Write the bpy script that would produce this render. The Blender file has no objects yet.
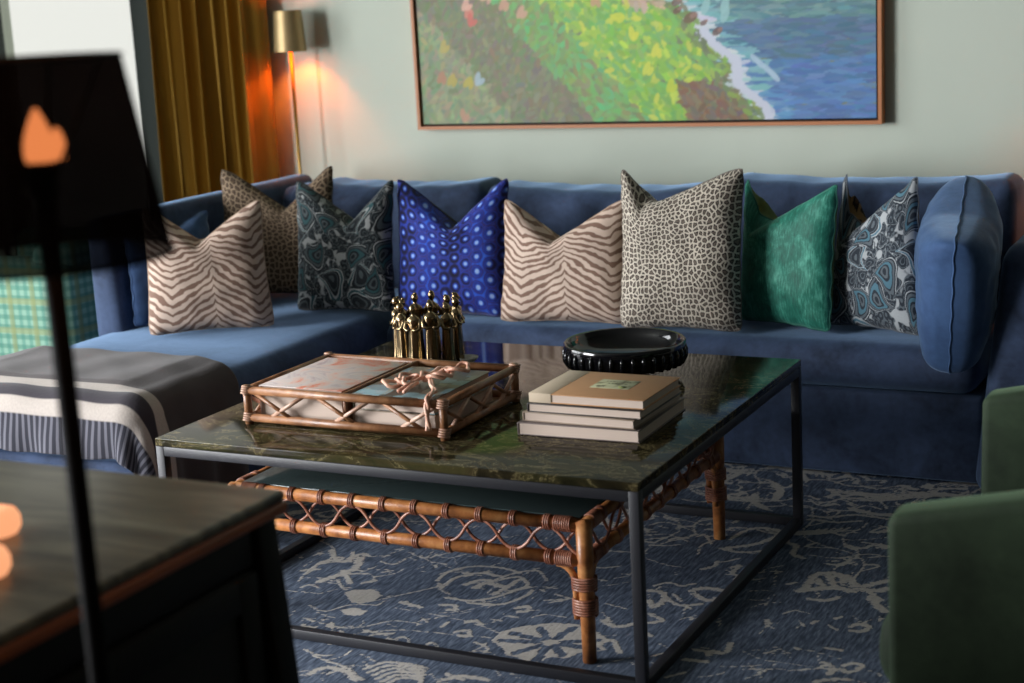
import bpy, math, random
import numpy as np
from mathutils import Vector, Matrix
random.seed(7)
rng = np.random.default_rng(11)
PI = math.pi
SC = bpy.context.scene
COL = SC.collection

# ------------------------------------------------------------------ camera model (solved from the photograph)
F_PX, YAW, PITCH, ROLL, CAM_H = 1610.609, 0.4741, 0.2114, -0.0538, 1.384

def cam_axes():
    f = np.array([-math.sin(YAW)*math.cos(PITCH), math.cos(YAW)*math.cos(PITCH), -math.sin(PITCH)])
    r = np.array([math.cos(YAW), math.sin(YAW), 0.0])
    u = np.cross(r, f)
    c, s = math.cos(ROLL), math.sin(ROLL)
    return f, c*r+s*u, -s*r+c*u

def floor_pt(x, y, z=0.012):
    """where a point of the rug seen in the photograph lies on the floor"""
    f, r, u = cam_axes()
    d = f + r*(x-512)/F_PX - u*(y-341.5)/F_PX
    t = (z-CAM_H)/d[2]
    return (t*d[0], t*d[1])

# ------------------------------------------------------------------ colour helpers
def lin(c):
    return tuple(((v/12.92) if v <= 0.04045 else ((v+0.055)/1.055)**2.4) for v in c)

def rgb(r, g, b):
    return lin((r/255, g/255, b/255)) + (1.0,)

# ------------------------------------------------------------------ node helpers
class NT:
    def __init__(s, name):
        s.mat = bpy.data.materials.new(name)
        s.mat.use_nodes = True
        s.t = s.mat.node_tree
        s.t.nodes.clear()
        s.out = s.t.nodes.new('ShaderNodeOutputMaterial')
    def n(s, typ, props=None, **ins):
        nd = s.t.nodes.new(typ)
        for k, v in (props or {}).items():
            setattr(nd, k, v)
        for k, v in ins.items():
            key = int(k[1:]) if (k[0] == 'i' and k[1:].isdigit()) else k.replace('_', ' ')
            s.put(nd.inputs[key], v)
        return nd
    def put(s, sock, v):
        if isinstance(v, bpy.types.NodeSocket):
            s.t.links.new(v, sock)
        elif isinstance(v, bpy.types.Node):
            s.t.links.new(v.outputs[0], sock)
        else:
            sock.default_value = v
    def m(s, op, *a):
        nd = s.t.nodes.new('ShaderNodeMath')
        nd.operation = op
        for i, v in enumerate(a):
            s.put(nd.inputs[i], v)
        return nd.outputs[0]
    def uv(s):
        nd = s.t.nodes.new('ShaderNodeUVMap')
        return nd.outputs[0]
    def obj(s):
        return s.t.nodes.new('ShaderNodeTexCoord').outputs['Object']
    def gen(s):
        return s.t.nodes.new('ShaderNodeTexCoord').outputs['Generated']
    def sep(s, v):
        nd = s.t.nodes.new('ShaderNodeSeparateXYZ')
        s.put(nd.inputs[0], v)
        return nd.outputs
    def comb(s, x, y, z=0.0):
        nd = s.t.nodes.new('ShaderNodeCombineXYZ')
        s.put(nd.inputs[0], x); s.put(nd.inputs[1], y); s.put(nd.inputs[2], z)
        return nd.outputs[0]
    def scale(s, v, sc, loc=(0, 0, 0), rot=(0, 0, 0)):
        nd = s.t.nodes.new('ShaderNodeMapping')
        s.put(nd.inputs[0], v)
        nd.inputs['Scale'].default_value = sc
        nd.inputs['Location'].default_value = loc
        nd.inputs['Rotation'].default_value = rot
        return nd.outputs[0]
    def noise(s, v, sc=5, det=3, rough=.5, dist=0.0):
        nd = s.t.nodes.new('ShaderNodeTexNoise')
        s.put(nd.inputs['Vector'], v)
        nd.inputs['Scale'].default_value = sc
        nd.inputs['Detail'].default_value = det
        nd.inputs['Roughness'].default_value = rough
        nd.inputs['Distortion'].default_value = dist
        return nd
    def ramp(s, fac, stops, interp='LINEAR'):
        nd = s.t.nodes.new('ShaderNodeValToRGB')
        nd.color_ramp.interpolation = interp
        el = nd.color_ramp.elements
        while len(el) > 1:
            el.remove(el[0])
        el[0].position, el[0].color = stops[0]
        for p, c in stops[1:]:
            e = el.new(p); e.color = c
        s.put(nd.inputs[0], fac)
        return nd.outputs[0]
    def mix(s, fac, a, b, mode='MIX'):
        nd = s.t.nodes.new('ShaderNodeMix')
        nd.data_type = 'RGBA'; nd.blend_type = mode
        s.put(nd.inputs[0], fac); s.put(nd.inputs[6], a); s.put(nd.inputs[7], b)
        return nd.outputs[2]
    def step(s, x, e, w=.02):
        nd = s.t.nodes.new('ShaderNodeMapRange')
        nd.interpolation_type = 'SMOOTHSTEP'
        s.put(nd.inputs[0], x)
        s.put(nd.inputs[1], e-w); s.put(nd.inputs[2], e+w)
        return nd.outputs[0]
    def bump(s, h, strength=.3, dist=.01):
        nd = s.t.nodes.new('ShaderNodeBump')
        s.put(nd.inputs['Height'], h)
        nd.inputs['Strength'].default_value = strength
        nd.inputs['Distance'].default_value = dist
        return nd.outputs[0]
    def pbr(s, col, rough=.6, metal=0.0, sheen=0.0, sheen_tint=None, normal=None, spec=.5, coat=0.0, emit=None, emit_s=0, trans=0.0, sheen_rough=.4):
        nd = s.t.nodes.new('ShaderNodeBsdfPrincipled')
        s.put(nd.inputs['Base Color'], col)
        s.put(nd.inputs['Roughness'], rough)
        nd.inputs['Metallic'].default_value = metal
        nd.inputs['Sheen Weight'].default_value = sheen
        nd.inputs['Sheen Roughness'].default_value = sheen_rough
        nd.inputs['Specular IOR Level'].default_value = spec
        nd.inputs['Coat Weight'].default_value = coat
        nd.inputs['Transmission Weight'].default_value = trans
        if sheen_tint:
            nd.inputs['Sheen Tint'].default_value = sheen_tint
        if normal is not None:
            s.put(nd.inputs['Normal'], normal)
        if emit is not None:
            s.put(nd.inputs['Emission Color'], emit)
            nd.inputs['Emission Strength'].default_value = emit_s
        s.t.links.new(nd.outputs[0], s.out.inputs[0])
        return nd

def plain(name, col, rough=.6, var=.08, vs=20, **k):
    a = NT(name)
    ns = a.noise(a.obj(), vs, 3)
    c = a.mix(ns.outputs[0], tuple(v*(1-var) for v in col[:3])+(1,), tuple(min(1, v*(1+var)) for v in col[:3])+(1,))
    a.pbr(c, rough, **k)
    return a.mat

def velvet(name, dark, light, sc=6, sheen=.6, tint=None, rough=.75):
    a = NT(name)
    o = a.obj()
    n1 = a.noise(o, sc, 4, .6, .6)
    n2 = a.noise(o, 60, 3)
    f = a.m('ADD', a.m('MULTIPLY', n1.outputs[0], .8), a.m('MULTIPLY', n2.outputs[0], .2))
    c = a.ramp(f, [(.32, dark), (.68, light)])
    a.pbr(c, rough, sheen=sheen, sheen_tint=tint or light, normal=a.bump(n2.outputs[0], .12, .004), spec=.2)
    return a.mat

# ------------------------------------------------------------------ mesh helpers
class MB:
    def __init__(s):
        s.v = []; s.f = []; s.mi = []; s.sm = []; s.uvs = None
    def add(s, vs, fs, mi=0, smooth=True):
        b = len(s.v)
        s.v.extend([tuple(map(float, p)) for p in vs])
        for f in fs:
            s.f.append(tuple(b+i for i in f)); s.mi.append(mi); s.sm.append(smooth)
        return s
    def box(s, lo, hi, mi=0, bev=0.0):
        if bev > 0:
            return s.rbox(lo, hi, bev, 2, mi=mi)
        x0, y0, z0 = lo; x1, y1, z1 = hi
        vs = [(x0,y0,z0),(x1,y0,z0),(x1,y1,z0),(x0,y1,z0),(x0,y0,z1),(x1,y0,z1),(x1,y1,z1),(x0,y1,z1)]
        return s.add(vs, [(0,3,2,1),(4,5,6,7),(0,1,5,4),(1,2,6,5),(2,3,7,6),(3,0,4,7)], mi, False)
    def rbox(s, lo, hi, r, seg=3, n=(1, 1, 1), mi=0, fn=None, smooth=True):
        """box with rounded edges; n = extra subdivisions; fn deforms points (array Nx3)"""
        lo = np.array(lo, float); hi = np.array(hi, float)
        r = min(r, (hi-lo).min()/2*.999)
        axes = []
        for k in range(3):
            a = [lo[k]+r-r*math.cos(i*PI/2/seg) for i in range(seg+1)]
            mid = list(np.linspace(lo[k]+r, hi[k]-r, n[k]+1))[1:-1]
            b = [hi[k]-r+r*math.sin(i*PI/2/seg) for i in range(seg+1)]
            axes.append(np.array(a+mid+b))
        idx = {}; V = []; Fc = []
        def vid(i, j, k):
            key = (i, j, k)
            if key not in idx:
                idx[key] = len(V)
                V.append((axes[0][i], axes[1][j], axes[2][k]))
            return idx[key]
        nx, ny, nz = [len(a)-1 for a in axes]
        for i in range(nx):
            for j in range(ny):
                Fc.append((vid(i,j,0), vid(i,j+1,0), vid(i+1,j+1,0), vid(i+1,j,0)))
                Fc.append((vid(i,j,nz), vid(i+1,j,nz), vid(i+1,j+1,nz), vid(i,j+1,nz)))
        for i in range(nx):
            for k in range(nz):
                Fc.append((vid(i,0,k), vid(i+1,0,k), vid(i+1,0,k+1), vid(i,0,k+1)))
                Fc.append((vid(i,ny,k), vid(i,ny,k+1), vid(i+1,ny,k+1), vid(i+1,ny,k)))
        for j in range(ny):
            for k in range(nz):
                Fc.append((vid(0,j,k), vid(0,j,k+1), vid(0,j+1,k+1), vid(0,j+1,k)))
                Fc.append((vid(nx,j,k), vid(nx,j+1,k), vid(nx,j+1,k+1), vid(nx,j,k+1)))
        V = np.array(V)
        inner = np.clip(V, lo+r, hi-r)
        d = V-inner
        L = np.linalg.norm(d, axis=1, keepdims=True)
        V = np.where(L > 1e-9, inner+d/np.maximum(L, 1e-9)*r, V)
        if fn is not None:
            V = fn(V)
        return s.add(V, Fc, mi, smooth)
    def tube(s, pts, r, n=8, mi=0, closed=False, caps=True):
        P = [Vector(p) for p in pts]
        m = len(P)
        rr = r if hasattr(r, '__len__') else [r]*m
        rings = []
        up = None
        for i in range(m):
            if closed:
                t = (P[(i+1) % m]-P[i-1]).normalized()
            else:
                t = (P[min(i+1, m-1)]-P[max(i-1, 0)]).normalized()
            if up is None:
                up = t.orthogonal().normalized()
            else:
                up = up-t*up.dot(t)
                up = up.normalized() if up.length > 1e-6 else t.orthogonal().normalized()
            bi = t.cross(up)
            rings.append([P[i]+(up*math.cos(2*PI*k/n)+bi*math.sin(2*PI*k/n))*rr[i] for k in range(n)])
        vs = [p for R in rings for p in R]
        fs = []
        for i in range(m if closed else m-1):
            a = i*n; b = ((i+1) % m)*n
            for k in range(n):
                fs.append((a+k, a+(k+1) % n, b+(k+1) % n, b+k))
        if caps and not closed:
            fs.append(tuple(range(n-1, -1, -1)))
            fs.append(tuple((m-1)*n+k for k in range(n)))
        return s.add(vs, fs, mi, True)
    def ring(s, c, axis, R, r, n=20, k=6, mi=0):
        a = Vector(axis).normalized(); e = a.orthogonal().normalized(); g = a.cross(e)
        c = Vector(c)
        return s.tube([c+(e*math.cos(2*PI*i/n)+g*math.sin(2*PI*i/n))*R for i in range(n)], r, k, mi, closed=True)
    def helix(s, c, axis, R, r, turns, pitch, k=6, mi=0, sx=1.0, sy=1.0, e=None):
        a = Vector(axis).normalized()
        e = a.orthogonal().normalized() if e is None else Vector(e); g = a.cross(e)
        c = Vector(c); n = int(turns*16)
        pts = []
        for i in range(n+1):
            th = 2*PI*i/16
            x, y = R*math.cos(th), R*math.sin(th)
            if x*sx > 0 and abs(sx) > 1: x *= abs(sx)
            if y*sy > 0 and abs(sy) > 1: y *= abs(sy)
            pts.append(c+e*x+g*y+a*(pitch*(i/16-turns/2)))
        return s.tube(pts, r, k, mi)
    def lathe(s, prof, c=(0, 0, 0), n=40, mi=0, capb=True, capt=True, smooth=True):
        vs = []; fs = []
        m = len(prof)
        for (r, z) in prof:
            for k in range(n):
                vs.append((c[0]+r*math.cos(2*PI*k/n), c[1]+r*math.sin(2*PI*k/n), c[2]+z))
        for i in range(m-1):
            for k in range(n):
                fs.append((i*n+k, i*n+(k+1) % n, (i+1)*n+(k+1) % n, (i+1)*n+k))
        if capb: fs.append(tuple(range(n-1, -1, -1)))
        if capt: fs.append(tuple((m-1)*n+k for k in range(n)))
        return s.add(vs, fs, mi, smooth)
    def grid(s, A, mi=0, flip=False):
        """A: (n,m,3) array of points"""
        n, m = A.shape[:2]
        fs = []
        for i in range(n-1):
            for j in range(m-1):
                q = (i*m+j, (i+1)*m+j, (i+1)*m+j+1, i*m+j+1)
                fs.append(q[::-1] if flip else q)
        return s.add(A.reshape(-1, 3), fs, mi, True)
    def build(s, name, mats, parent=None, origin=None, autosmooth=True):
        if not isinstance(mats, (list, tuple)): mats = [mats]
        o3 = np.array(parent['_w']) if (parent is not None and '_w' in parent.keys()) else (np.array(origin) if origin is not None else np.zeros(3))
        V = np.array(s.v)-o3
        me = bpy.data.meshes.new(name)
        me.from_pydata(V.tolist(), [], s.f)
        me.polygons.foreach_set('material_index', s.mi)
        me.polygons.foreach_set('use_smooth', s.sm)
        for m in mats: me.materials.append(m)
        if s.uvs is not None:
            ul = me.uv_layers.new(name='UVMap')
            li = np.zeros(len(me.loops), dtype=np.int32)
            me.loops.foreach_get('vertex_index', li)
            ul.data.foreach_set('uv', np.array(s.uvs)[li].ravel())
        me.update()
        ob = bpy.data.objects.new(name, me)
        COL.objects.link(ob)
        if parent is not None:
            ob.parent = parent
            if '_w' in parent.keys(): ob['_w'] = tuple(parent['_w'])
        elif origin is not None:
            ob.location = origin
        return ob

def tag(o, label=None, cat=None, group=None, kind=None):
    if label: o['label'] = label
    if cat: o['category'] = cat
    if group: o['group'] = group
    if kind: o['kind'] = kind
    return o

def thing(name, label, cat, base=(0, 0, 0), group=None, local=False):
    """Empty at the base of a thing; parts are given in world coordinates unless local"""
    o = bpy.data.objects.new(name, None)
    o.empty_display_size = .1
    COL.objects.link(o)
    o.location = base
    o['_w'] = (0.0, 0.0, 0.0) if local else tuple(base)
    return tag(o, label, cat, group)

def copy_tree(o, parent=None):
    c = o.copy(); COL.objects.link(c); c.parent = parent
    for ch in list(o.children):
        copy_tree(ch, c)
    return c

# smooth value noise in numpy for wrinkles
def vnoise(P, sc, seed=0):
    r = np.random.default_rng(seed)
    out = np.zeros(len(P))
    for k in range(7):
        w = r.normal(size=3); w /= np.linalg.norm(w)
        w = w*sc*(0.6+1.2*r.random())
        out += np.sin(P@w*2*PI+r.random()*6.28)/(1+k*.3)
    return out/4.0

# ------------------------------------------------------------------ materials
M = {}
def mk_wall():
    a = NT('painted wall')
    o = a.obj()
    n = a.noise(o, 2.2, 3); n2 = a.noise(o, 140, 2)
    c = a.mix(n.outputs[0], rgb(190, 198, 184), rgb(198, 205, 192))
    a.pbr(c, .85, normal=a.bump(n2.outputs[0], .08, .002), spec=.25)
    return a.mat
M['wall'] = mk_wall()
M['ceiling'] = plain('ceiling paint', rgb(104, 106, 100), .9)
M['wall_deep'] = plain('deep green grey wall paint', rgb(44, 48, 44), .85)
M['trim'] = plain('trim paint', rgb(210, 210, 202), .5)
M['casing'] = plain('grey green window paint', rgb(40, 49, 45), .7)
def mk_floor():
    a = NT('oak floor')
    o = a.obj()
    b = a.n('ShaderNodeTexBrick', {}, Vector=o, Scale=1.0)
    b.inputs['Brick Width'].default_value = 1.4; b.inputs['Row Height'].default_value = .14
    b.inputs['Mortar Size'].default_value = .003
    b.inputs['Color1'].default_value = rgb(96, 66, 44); b.inputs['Color2'].default_value = rgb(78, 52, 34); b.inputs['Mortar'].default_value = rgb(30, 20, 14)
    n = a.noise(a.scale(o, (2, 30, 2)), 3, 4)
    c = a.mix(a.m('MULTIPLY', n.outputs[0], .4), b.outputs[0], rgb(50, 32, 20))
    a.pbr(c, .45)
    return a.mat
M['floor'] = mk_floor()
# blues of the sofa
M['sofa'] = velvet('blue velvet', rgb(36, 45, 64), rgb(70, 86, 117), 6, .8, rgb(155, 188, 226))
M['sofa_pillow'] = velvet('blue velvet pillow', rgb(36, 56, 90), rgb(66, 94, 136), 4, 1.0, rgb(170, 198, 230))
M['green_velvet'] = velvet('sage green velvet', rgb(22, 31, 20), rgb(46, 60, 42), 5, .45, rgb(140, 170, 135))
M['iron'] = plain('dark grey painted steel', rgb(35, 35, 40), .45, .1, 40, spec=.5)
M['brass'] = plain('aged brass', rgb(176, 138, 74), .28, .12, 15, metal=1.0)
M['brass_dark'] = plain('dark polished brass', rgb(146, 126, 96), .2, .35, 60, metal=1.0)
M['black_metal'] = plain('black metal', rgb(6, 5, 5), .8, spec=.08)
M['black_wood'] = plain('black stained wood', rgb(10, 8, 8), .6, .3, 12, spec=.25)
M['glass_dark'] = plain('dark glass with painted reflection', rgb(62, 74, 74), .08, .1)  # teal-grey reflection on the dark glass is put into its base colour

def mk_marble():
    a = NT('dark green marble')
    o = a.obj()
    n0 = a.noise(o, 3.2, 5, .6, 1.5)
    n1 = a.noise(a.scale(o, (1, 1.6, 1), rot=(0, 0, .5)), 6, 8, .65, 2.2)
    n2 = a.noise(o, 34, 6, .7, 1.0)
    c = a.ramp(n1.outputs[0], [(.3, rgb(22, 19, 14)), (.45, rgb(44, 39, 26)), (.56, rgb(70, 60, 40)), (.66, rgb(48, 45, 29)), (.8, rgb(92, 82, 56))])
    g = a.ramp(n0.outputs[0], [(.5, (0, 0, 0, 1)), (.7, (1, 1, 1, 1))])
    c = a.mix(a.m('MULTIPLY', g, .4), c, rgb(62, 68, 34))
    v = a.m('ABSOLUTE', a.m('SUBTRACT', n1.outputs[0], .52))
    vein = a.m('SUBTRACT', 1.0, a.step(v, .006, .006))
    c = a.mix(a.m('MULTIPLY', vein, .7), c, rgb(160, 146, 104))
    c = a.mix(a.m('MULTIPLY', n2.outputs[0], .5), c, rgb(24, 24, 14))
    a.pbr(c, .09, spec=.14)
    return a.mat
M['marble'] = mk_marble()

def mk_rattan(name, a_, b_, c_):
    a = NT(name)
    o = a.obj()
    n = a.noise(o, 26, 4, .6)
    n2 = a.noise(o, 160, 2)
    c = a.ramp(n.outputs[0], [(.3, a_), (.5, b_), (.7, c_)])
    a.pbr(c, .38, normal=a.bump(n2.outputs[0], .15, .002), spec=.5)
    return a.mat
M['rattan'] = mk_rattan('honey rattan', rgb(112, 66, 34), rgb(166, 104, 56), rgb(196, 138, 84))
M['rattan_wrap'] = mk_rattan('reddish cane wrap', rgb(98, 54, 38), rgb(146, 92, 70), rgb(186, 134, 112))
M['rattan_brown'] = mk_rattan('brown rattan', rgb(96, 62, 40), rgb(136, 92, 60), rgb(164, 118, 82))
M['rattan_pale'] = mk_rattan('pale cane', rgb(140, 100, 80), rgb(178, 140, 118), rgb(206, 176, 156))

def mk_zebra():
    a = NT('zebra fabric')
    u, v, _ = a.sep(a.uv())
    nz = a.noise(a.uv(), 1.6, 3, .5)
    nf = a.noise(a.uv(), 5.0, 3, .55)
    tri = a.m('PINGPONG', a.m('ADD', u, -.10+a_off), .70)
    hh = a.m('MULTIPLY', a.m('POWER', tri, .72), .66)
    c = a.m('ADD', a.m('ADD', v, hh), a.m('MULTIPLY', nz.outputs[0], .42))
    c = a.m('ADD', c, a.m('MULTIPLY', nf.outputs[0], .07))
    w = a.m('SINE', a.m('MULTIPLY', c, 44.0))
    s_ = a.m('ADD', w, a.m('MULTIPLY', a.m('SUBTRACT', nf.outputs[0], .5), 2.4))
    tap = a.m('MULTIPLY', a.m('ABSOLUTE', a.m('SUBTRACT', tri, .36)), 1.6)
    f = a.step(a.m('SUBTRACT', s_, tap), -.12, .2)
    fine = a.noise(a.uv(), 90, 2)
    col = a.mix(f, rgb(206, 184, 168), rgb(126, 99, 86))
    a.pbr(col, .8, sheen=.2, sheen_tint=rgb(230, 215, 200), normal=a.bump(fine.outputs[0], .15, .003), spec=.2)
    return a.mat
a_off = 0.0
M['zebra'] = mk_zebra()

def mk_leopard(name, light, dark, midc, sc=9.5):
    a = NT(name)
    nn = a.noise(a.uv(), 26, 2)
    vec = a.n('ShaderNodeVectorMath', {'operation': 'ADD'})
    a.put(vec.inputs[0], a.uv()); a.put(vec.inputs[1], a.scale(nn.outputs[1], (.035, .035, 0)))
    ed = a.n('ShaderNodeTexVoronoi', {'voronoi_dimensions': '2D', 'feature': 'DISTANCE_TO_EDGE'}, Vector=vec.outputs[0], Scale=sc, Randomness=.8)
    d = a.m('ADD', ed.outputs['Distance'], a.m('MULTIPLY', a.m('SUBTRACT', nn.outputs[0], .5), .16))
    f = a.ramp(d, [(0, light), (.11, light), (.17, dark), (.27, dark), (.34, midc), (1, midc)])
    fine = a.noise(a.uv(), 90, 2)
    a.pbr(f, .8, sheen=.2, sheen_tint=rgb(225, 220, 210), normal=a.bump(fine.outputs[0], .2, .003), spec=.2)
    return a.mat
M['leopard_light'] = mk_leopard('leopard fabric pale', rgb(196, 186, 170), rgb(46, 39, 38), rgb(104, 93, 84), 13.5)
M['leopard_dark'] = mk_leopard('leopard fabric taupe', rgb(142, 122, 100), rgb(48, 36, 28), rgb(88, 70, 54), 10.5)

def mk_paisley(name, paper, dark, teal, grey, off=0.0):
    a = NT(name)
    uv = a.scale(a.uv(), (1, 1, 1), (off, off*.7, 0))
    ns = a.noise(uv, 3, 2)
    base_v = a.n('ShaderNodeVectorMath', {'operation': 'ADD'})
    a.put(base_v.inputs[0], uv); a.put(base_v.inputs[1], a.scale(ns.outputs[1], (.14, .14, 0)))
    def layer(sc, seedoff, tail, size):
        mv = a.scale(base_v.outputs[0], (1, 1, 1), (seedoff, seedoff*1.7, 0))
        vo = a.n('ShaderNodeTexVoronoi', {'voronoi_dimensions': '2D', 'feature': 'F1'}, Vector=mv, Scale=sc, Randomness=.7)
        loc = a.n('ShaderNodeVectorMath', {'operation': 'SUBTRACT'})
        a.put(loc.inputs[0], mv); a.put(loc.inputs[1], vo.outputs['Position'])
        cr = a.sep(vo.outputs['Color'])
        rot = a.n('ShaderNodeVectorRotate', {'rotation_type': 'Z_AXIS'}, Vector=loc.outputs[0])
        a.put(rot.inputs['Angle'], a.m('MULTIPLY', cr[0], 6.28))
        x, y, _ = a.sep(rot.outputs[0])
        x = a.m('MULTIPLY', x, sc); y = a.m('MULTIPLY', y, sc)
        # curved teardrop: bend the tail and narrow it upward
        xb = a.m('ADD', x, a.m('MULTIPLY', a.m('MULTIPLY', y, y), tail))
        nar = a.m('MAXIMUM', a.m('SUBTRACT', .62, a.m('MULTIPLY', y, 1.1)), .07)
        r = a.m('SQRT', a.m('ADD', a.m('POWER', a.m('DIVIDE', a.m('ABSOLUTE', xb), nar), 2.0), a.m('POWER', a.m('ABSOLUTE', a.m('MULTIPLY', y, 1.0)), 2.0)))
        return a.m('DIVIDE', r, size), cr
    r1, c1 = layer(1.75, 0.4, 1.5, .56)
    r2, c2 = layer(3.6, 3.3, 1.4, .50)
    ed = a.n('ShaderNodeTexVoronoi', {'voronoi_dimensions': '2D', 'feature': 'F1'}, Vector=base_v.outputs[0], Scale=9.0, Randomness=.8)
    # background: dark ground with small pale scrolls
    bgw = a.m('SINE', a.m('MULTIPLY', ed.outputs['Distance'], 13.0))
    big = a.noise(uv, 3.6, 2)
    bg = a.mix(a.step(bgw, .35, .2), dark, grey)
    bg = a.mix(a.step(big.outputs[0], .54, .02), bg, paper)
    s2 = a.ramp(r2, [(0, dark), (.3, grey), (.42, dark), (.72, grey), (.84, dark), (.93, paper), (1.0, (0, 0, 0, 1))], 'CONSTANT')
    m2 = a.m('SUBTRACT', 1.0, a.step(r2, 1.0, .02))
    col = a.mix(m2, bg, s2)
    # the large teardrops, their rim scalloped
    s1a = a.ramp(r1, [(0, dark), (.16, grey), (.3, dark), (.42, teal), (.6, dark), (.66, grey), (.8, dark), (.9, paper), (.97, dark)], 'CONSTANT')
    s1b = a.ramp(r1, [(0, grey), (.2, dark), (.5, grey), (.58, dark), (.72, paper), (.8, teal), (.95, paper)], 'CONSTANT')
    s1 = a.mix(a.step(c1[1], .5, .01), s1a, s1b)
    m1 = a.m('SUBTRACT', 1.0, a.step(r1, 1.05, .02))
    col = a.mix(m1, col, s1)
    fine = a.noise(uv, 60, 3)
    col = a.mix(a.m('MULTIPLY', fine.outputs[0], .25), col, dark)
    a.pbr(col, .8, sheen=.2, normal=a.bump(fine.outputs[0], .15, .003), spec=.2)
    return a.mat
M['paisley_dark'] = mk_paisley('paisley fabric dark', rgb(158, 160, 158), rgb(26, 31, 35), rgb(44, 78, 82), rgb(72, 80, 82))
M['paisley_light'] = mk_paisley('paisley fabric light', rgb(178, 182, 184), rgb(44, 50, 58), rgb(84, 122, 138), rgb(96, 104, 110), 1.7)
M['brown_back'] = mk_leopard('brown black cream fabric', rgb(120, 96, 62), rgb(22, 18, 14), rgb(60, 44, 28), 5.0)

def mk_bluegeo():
    a = NT('blue starred fabric')
    u, v, _ = a.sep(a.uv())
    k = 5.0*PI*2
    def hexa(kk, rot):
        acc = None
        for q in range(3):
            th = rot+q*PI/3
            d = a.m('ADD', a.m('MULTIPLY', u, kk*math.cos(th)), a.m('MULTIPLY', v, kk*math.sin(th)))
            cs = a.m('COSINE', d)
            acc = cs if acc is None else a.m('ADD', acc, cs)
        return acc
    h1 = hexa(k, 0.0); h2 = hexa(k*1.732, PI/6); h3 = hexa(k*2.0, 0.0)
    s_ = a.m('ADD', a.m('MULTIPLY', h1, .17), a.m('ADD', a.m('MULTIPLY', h2, .22), a.m('MULTIPLY', h3, .15)))
    band = a.m('SINE', a.m('ADD', a.m('MULTIPLY', u, 6.6), 3.6))
    nn = a.noise(a.uv(), 4, 3)
    s_ = a.m('ADD', s_, a.m('ADD', a.m('MULTIPLY', band, .26), a.m('MULTIPLY', a.m('SUBTRACT', nn.outputs[0], .5), 1.2)))
    t = a.m('ADD', a.m('MULTIPLY', s_, .48), .36)
    c = a.ramp(t, [(.0, rgb(14, 14, 36)), (.22, rgb(30, 32, 84)), (.34, rgb(40, 62, 160)), (.44, rgb(50, 44, 104)), (.56, rgb(44, 84, 196)), (.70, rgb(70, 110, 205)), (.86, rgb(112, 146, 216)), (1, rgb(150, 176, 226))])
    fine = a.noise(a.uv(), 70, 2)
    a.pbr(c, .75, sheen=.2, normal=a.bump(fine.outputs[0], .15, .003), spec=.2)
    return a.mat
M['bluegeo'] = mk_bluegeo()

def mk_green():
    a = NT('teal green crushed velvet')
    uv = a.uv()
    u, v, _ = a.sep(uv)
    n1 = a.noise(uv, 2.4, 5, .65, .8)
    n2 = a.noise(a.scale(uv, (40, 7, 1)), 1.0, 3, .6)
    f = a.m('ADD', a.m('MULTIPLY', n1.outputs[0], .55), a.m('MULTIPLY', n2.outputs[0], .45))
    c = a.ramp(f, [(.3, rgb(14, 58, 50)), (.5, rgb(32, 110, 92)), (.66, rgb(88, 168, 146))])
    a.pbr(c, .6, sheen=.5, sheen_tint=rgb(150, 220, 200), normal=a.bump(n2.outputs[0], .3, .004), spec=.3)
    return a.mat
M['green_crush'] = mk_green()
M['olive_back'] = velvet('olive silk', rgb(58, 70, 38), rgb(104, 122, 74), 9, .3)
M['dark_velvet'] = velvet('black blue velvet', rgb(12, 14, 26), rgb(26, 30, 50), 8, .2)

def mk_plaid():
    a = NT('green plaid fabric')
    x, y, z = a.sep(a.obj())
    def stripes(t, f, ph, e, w):
        return a.step(a.m('SINE', a.m('ADD', a.m('MULTIPLY', t, f), ph)), e, w)
    h = a.m('ADD', x, y)
    c = a.mix(a.m('MULTIPLY', stripes(h, 190, 0, .1, .4), .55), rgb(140, 178, 158), rgb(76, 136, 124))
    c = a.mix(a.m('MULTIPLY', stripes(z, 190, .5, .1, .4), .55), c, rgb(66, 126, 110))
    c = a.mix(a.m('MULTIPLY', stripes(h, 63.3, 1.4, .8, .12), .6), c, rgb(140, 146, 96))
    c = a.mix(a.m('MULTIPLY', stripes(z, 63.3, 2.0, .8, .12), .6), c, rgb(144, 150, 100))
    n = a.noise(a.obj(), 200, 2)
    a.pbr(c, .85, normal=a.bump(n.outputs[0], .2, .002), spec=.2)
    return a.mat
M['plaid'] = mk_plaid()

def mk_blanket():
    a = NT('striped woven blanket')
    u, v, _ = a.sep(a.uv())      # v in metres from the front hem
    n = a.noise(a.scale(a.uv(), (160, 160, 1)), 1.0, 3)
    n2 = a.noise(a.scale(a.uv(), (9, 9, 1)), 1.0, 3)
    g = a.mix(n2.outputs[0], rgb(64, 58, 59), rgb(92, 84, 84))
    rib = a.m('SINE', a.m('MULTIPLY', u, 320.0))
    ribc = a.mix(a.step(rib, .2, .5), rgb(56, 56, 64), rgb(108, 107, 116))
    cream = a.mix(n.outputs[0], rgb(168, 158, 150), rgb(194, 184, 176))
    c = a.mix(a.step(v, .098, .003), ribc, cream)
    c = a.mix(a.step(v, .139, .003), c, rgb(66, 62, 68))
    c = a.mix(a.step(v, .184, .003), c, cream)
    c = a.mix(a.step(v, .222, .003), c, g)
    a.pbr(c, .9, sheen=.2, normal=a.bump(n.outputs[0], .35, .003), spec=.1)
    return a.mat
M['blanket'] = mk_blanket()

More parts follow.
